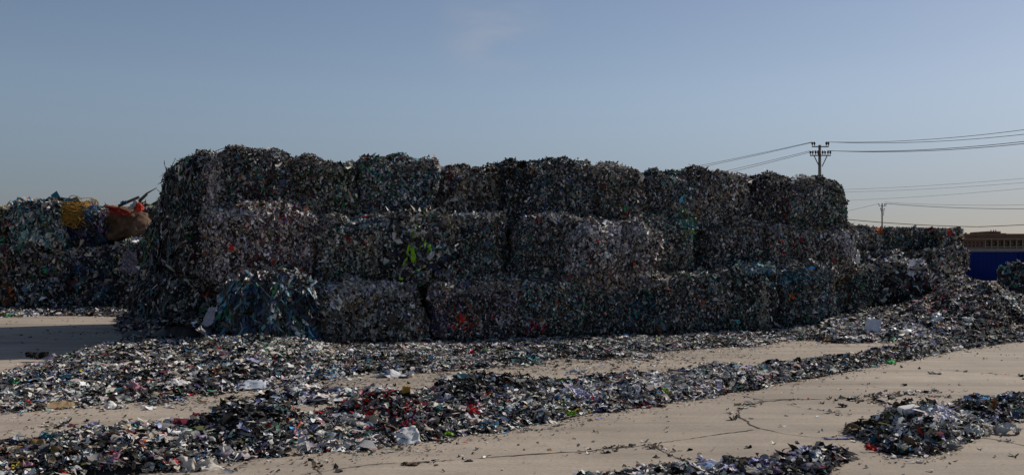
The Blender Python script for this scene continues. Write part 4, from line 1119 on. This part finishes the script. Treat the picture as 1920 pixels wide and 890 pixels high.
def soft_sack(name, label, cat, c, h, seed, mat, r=.2, amp=1.4, rot=0.):
    V = []; Q = []; o = 0; g = 26
    a, b = np.meshgrid(np.linspace(-1, 1, g), np.linspace(-1, 1, g), indexing='ij'); a, b = a.ravel(), b.ravel()
    h = np.array(h)
    for ax in range(3):
        for sg in (-1, 1):
            p = np.zeros((g * g, 3)); p[:, ax] = sg; p[:, (ax + 1) % 3] = a; p[:, (ax + 2) % 3] = b
            P_, n_ = surface(p * h, h, r, seed, amp)
            P_ = P_ + n_ * ((1 - np.abs(vnoise(P_ * np.array([5, 5, 2.2]), seed + 9))) * .09 * amp * min(1, h.min() * 3) - np.abs(vnoise(P_ * 11, seed + 12)) * .035 * amp * min(1, h.min() * 3))[:, None]
            V.append(P_); Q.append(grid_quads(g, g) + o); o += g * g
    V = np.concatenate(V)
    ob = build_mesh(name, [(V, np.concatenate(Q), np.ones((len(V), 3)) * .3)], mat, None, True)
    ob.location = tuple(c); ob.rotation_euler = (0, 0, rot)
    tag(ob, label, cat)
    return ob


sc = at(232, 420, 33.6)
soft_sack('sack', 'bulging brown sack on the far left stack under red cloth', 'sack', (sc[0], sc[1] + .5, sc[2] - .08), (.86, .75, .46), 31, M_SACK, .3, 1.9, .1)
M_RED = plain('orange_red_cloth', (.52, .045, .022), .8, .45, 9, .25, 0, .3)
M_DRED = plain('brick_red_cloth', (.28, .035, .02), .85, .3, 6, .25, 0, .3)
sk = at(262, 388, 33.0)
soft_sack('red_bundle', 'bright orange red cloth bundle at the top right of the brown sack', 'cloth bundle', sk, (.17, .17, .2), 33, M_RED, .17, 3.2)
for k, (px, py, w, h_, lab) in enumerate([(226, 398, .8, .34, 'brick red cloth spread over the left top of the brown sack'), (215, 390, .8, .12, 'thin red strip lying along the top of the sack')]):
    sheet('red_cloth', lab, 'cloth', at(px, py, 33.0), w, h_, (.30, .03, .02), R_(60), R_(8), R_(5), .14, 90 + k, n=16, ragged=.3)
stk = [at(222, 386, 33.3), at(245, 376, 33.3), at(261, 369, 33.3)]
o = build_mesh('stick', [tube_part(stk, .05, 7)], M_STICK, None, True); tag(o, 'short thick brown stick lying on the sack top', 'stick')
stk = [at(261, 377, 33.5), at(275, 364, 33.5), at(276, 362, 33.5), at(294, 352, 33.5)]
o = build_mesh('stick', [tube_part(stk, [.055, .05, .03, .012], 7)], M_STICK, None, True); tag(o, 'long thin dark stick poking up into the sky behind the red bundle', 'stick')
sheet('blue_rag', 'small blue rag on top of the brown sack', 'rag', at(232, 380, 33.2), .22, .16, 'denim', R_(50), 0, 0, .25, 95)
sheet('white_rag', 'twisted white rag between the stick and the red bundle', 'rag', at(248, 387, 32.9), .16, .4, 'pale', R_(60), R_(30), 0, .2, 96)


def patterned_cloth():
    m, n, l, b = principled('patterned_cloth')
    t = n.new('ShaderNodeTexCoord')
    z = n.new('ShaderNodeTexNoise'); z.inputs['Scale'].default_value = 14; z.inputs['Detail'].default_value = 2; z.inputs['Distortion'].default_value = 2.0
    r = n.new('ShaderNodeValToRGB'); r.color_ramp.elements[0].position = .47; r.color_ramp.elements[0].color = (.02, .018, .03, 1)
    r.color_ramp.elements[1].position = .53; r.color_ramp.elements[1].color = (.24, .225, .28, 1)
    l.new(t.outputs['Object'], z.inputs['Vector']); l.new(z.outputs[0], r.inputs[0]); l.new(r.outputs[0], b.inputs['Base Color'])
    b.inputs['Roughness'].default_value = .85
    return m


sheet('patterned_cloth', 'white cloth with dense dark curl pattern hanging by the big stack', 'cloth', at(241, 491, 31.95), .5, .66, 'white', R_(84), R_(5), R_(4), .1, 97, 0, patterned_cloth(), 17, .12)
sheet('mauve_rag', 'pale mauve rag hanging low beside the big stack flank', 'rag', at(272, 540, 31.4), .45, .7, (.22, .19, .28), R_(82), R_(12), 0, .12, 98)
sheet('mauve_rag', 'narrow beige rag hanging below the white cut paper', 'rag', at(282, 492, 31.6), .4, .9, (.20, .17, .15), R_(84), 0, 0, .1, 99)
sheet('grey_rag', 'grey film rag hanging at the dark gap beside the burst blue bale', 'rag', at(392, 595, 17.2), .14, .32, (.30, .30, .36), R_(78), R_(25), 0, .1, 100)
sheet('blue_tarp', 'flat blue cloth on the ground at the foot of the far left stack', 'cloth', ground(126, 584) + (0, 0, .12), .7, .35, (.05, .10, .16), R_(12), 0, 0, .08, 101)
sheet('white_film_tuft', 'white film tuft hanging from the right end of the middle row', 'plastic film', at(1608, 482, 23.4), .16, .45, 'white', R_(75), R_(10), R_(10), .2, 102, 0, M_FILM)
# a thin loose wire standing on the top left corner bale
P0 = at(398, 286, 18.9)
t = np.linspace(0, 1, 14)
Pw = np.stack([P0[0] + t * .5, P0[1] + 0 * t, P0[2] + .10 * np.sin(t * 2.2)], 1)
o = build_mesh('loose_wire', [tube_part(Pw, .006, 5)], M_WIRE, None, True); tag(o, 'thin loose wire curving over the top left corner bale', 'wire')
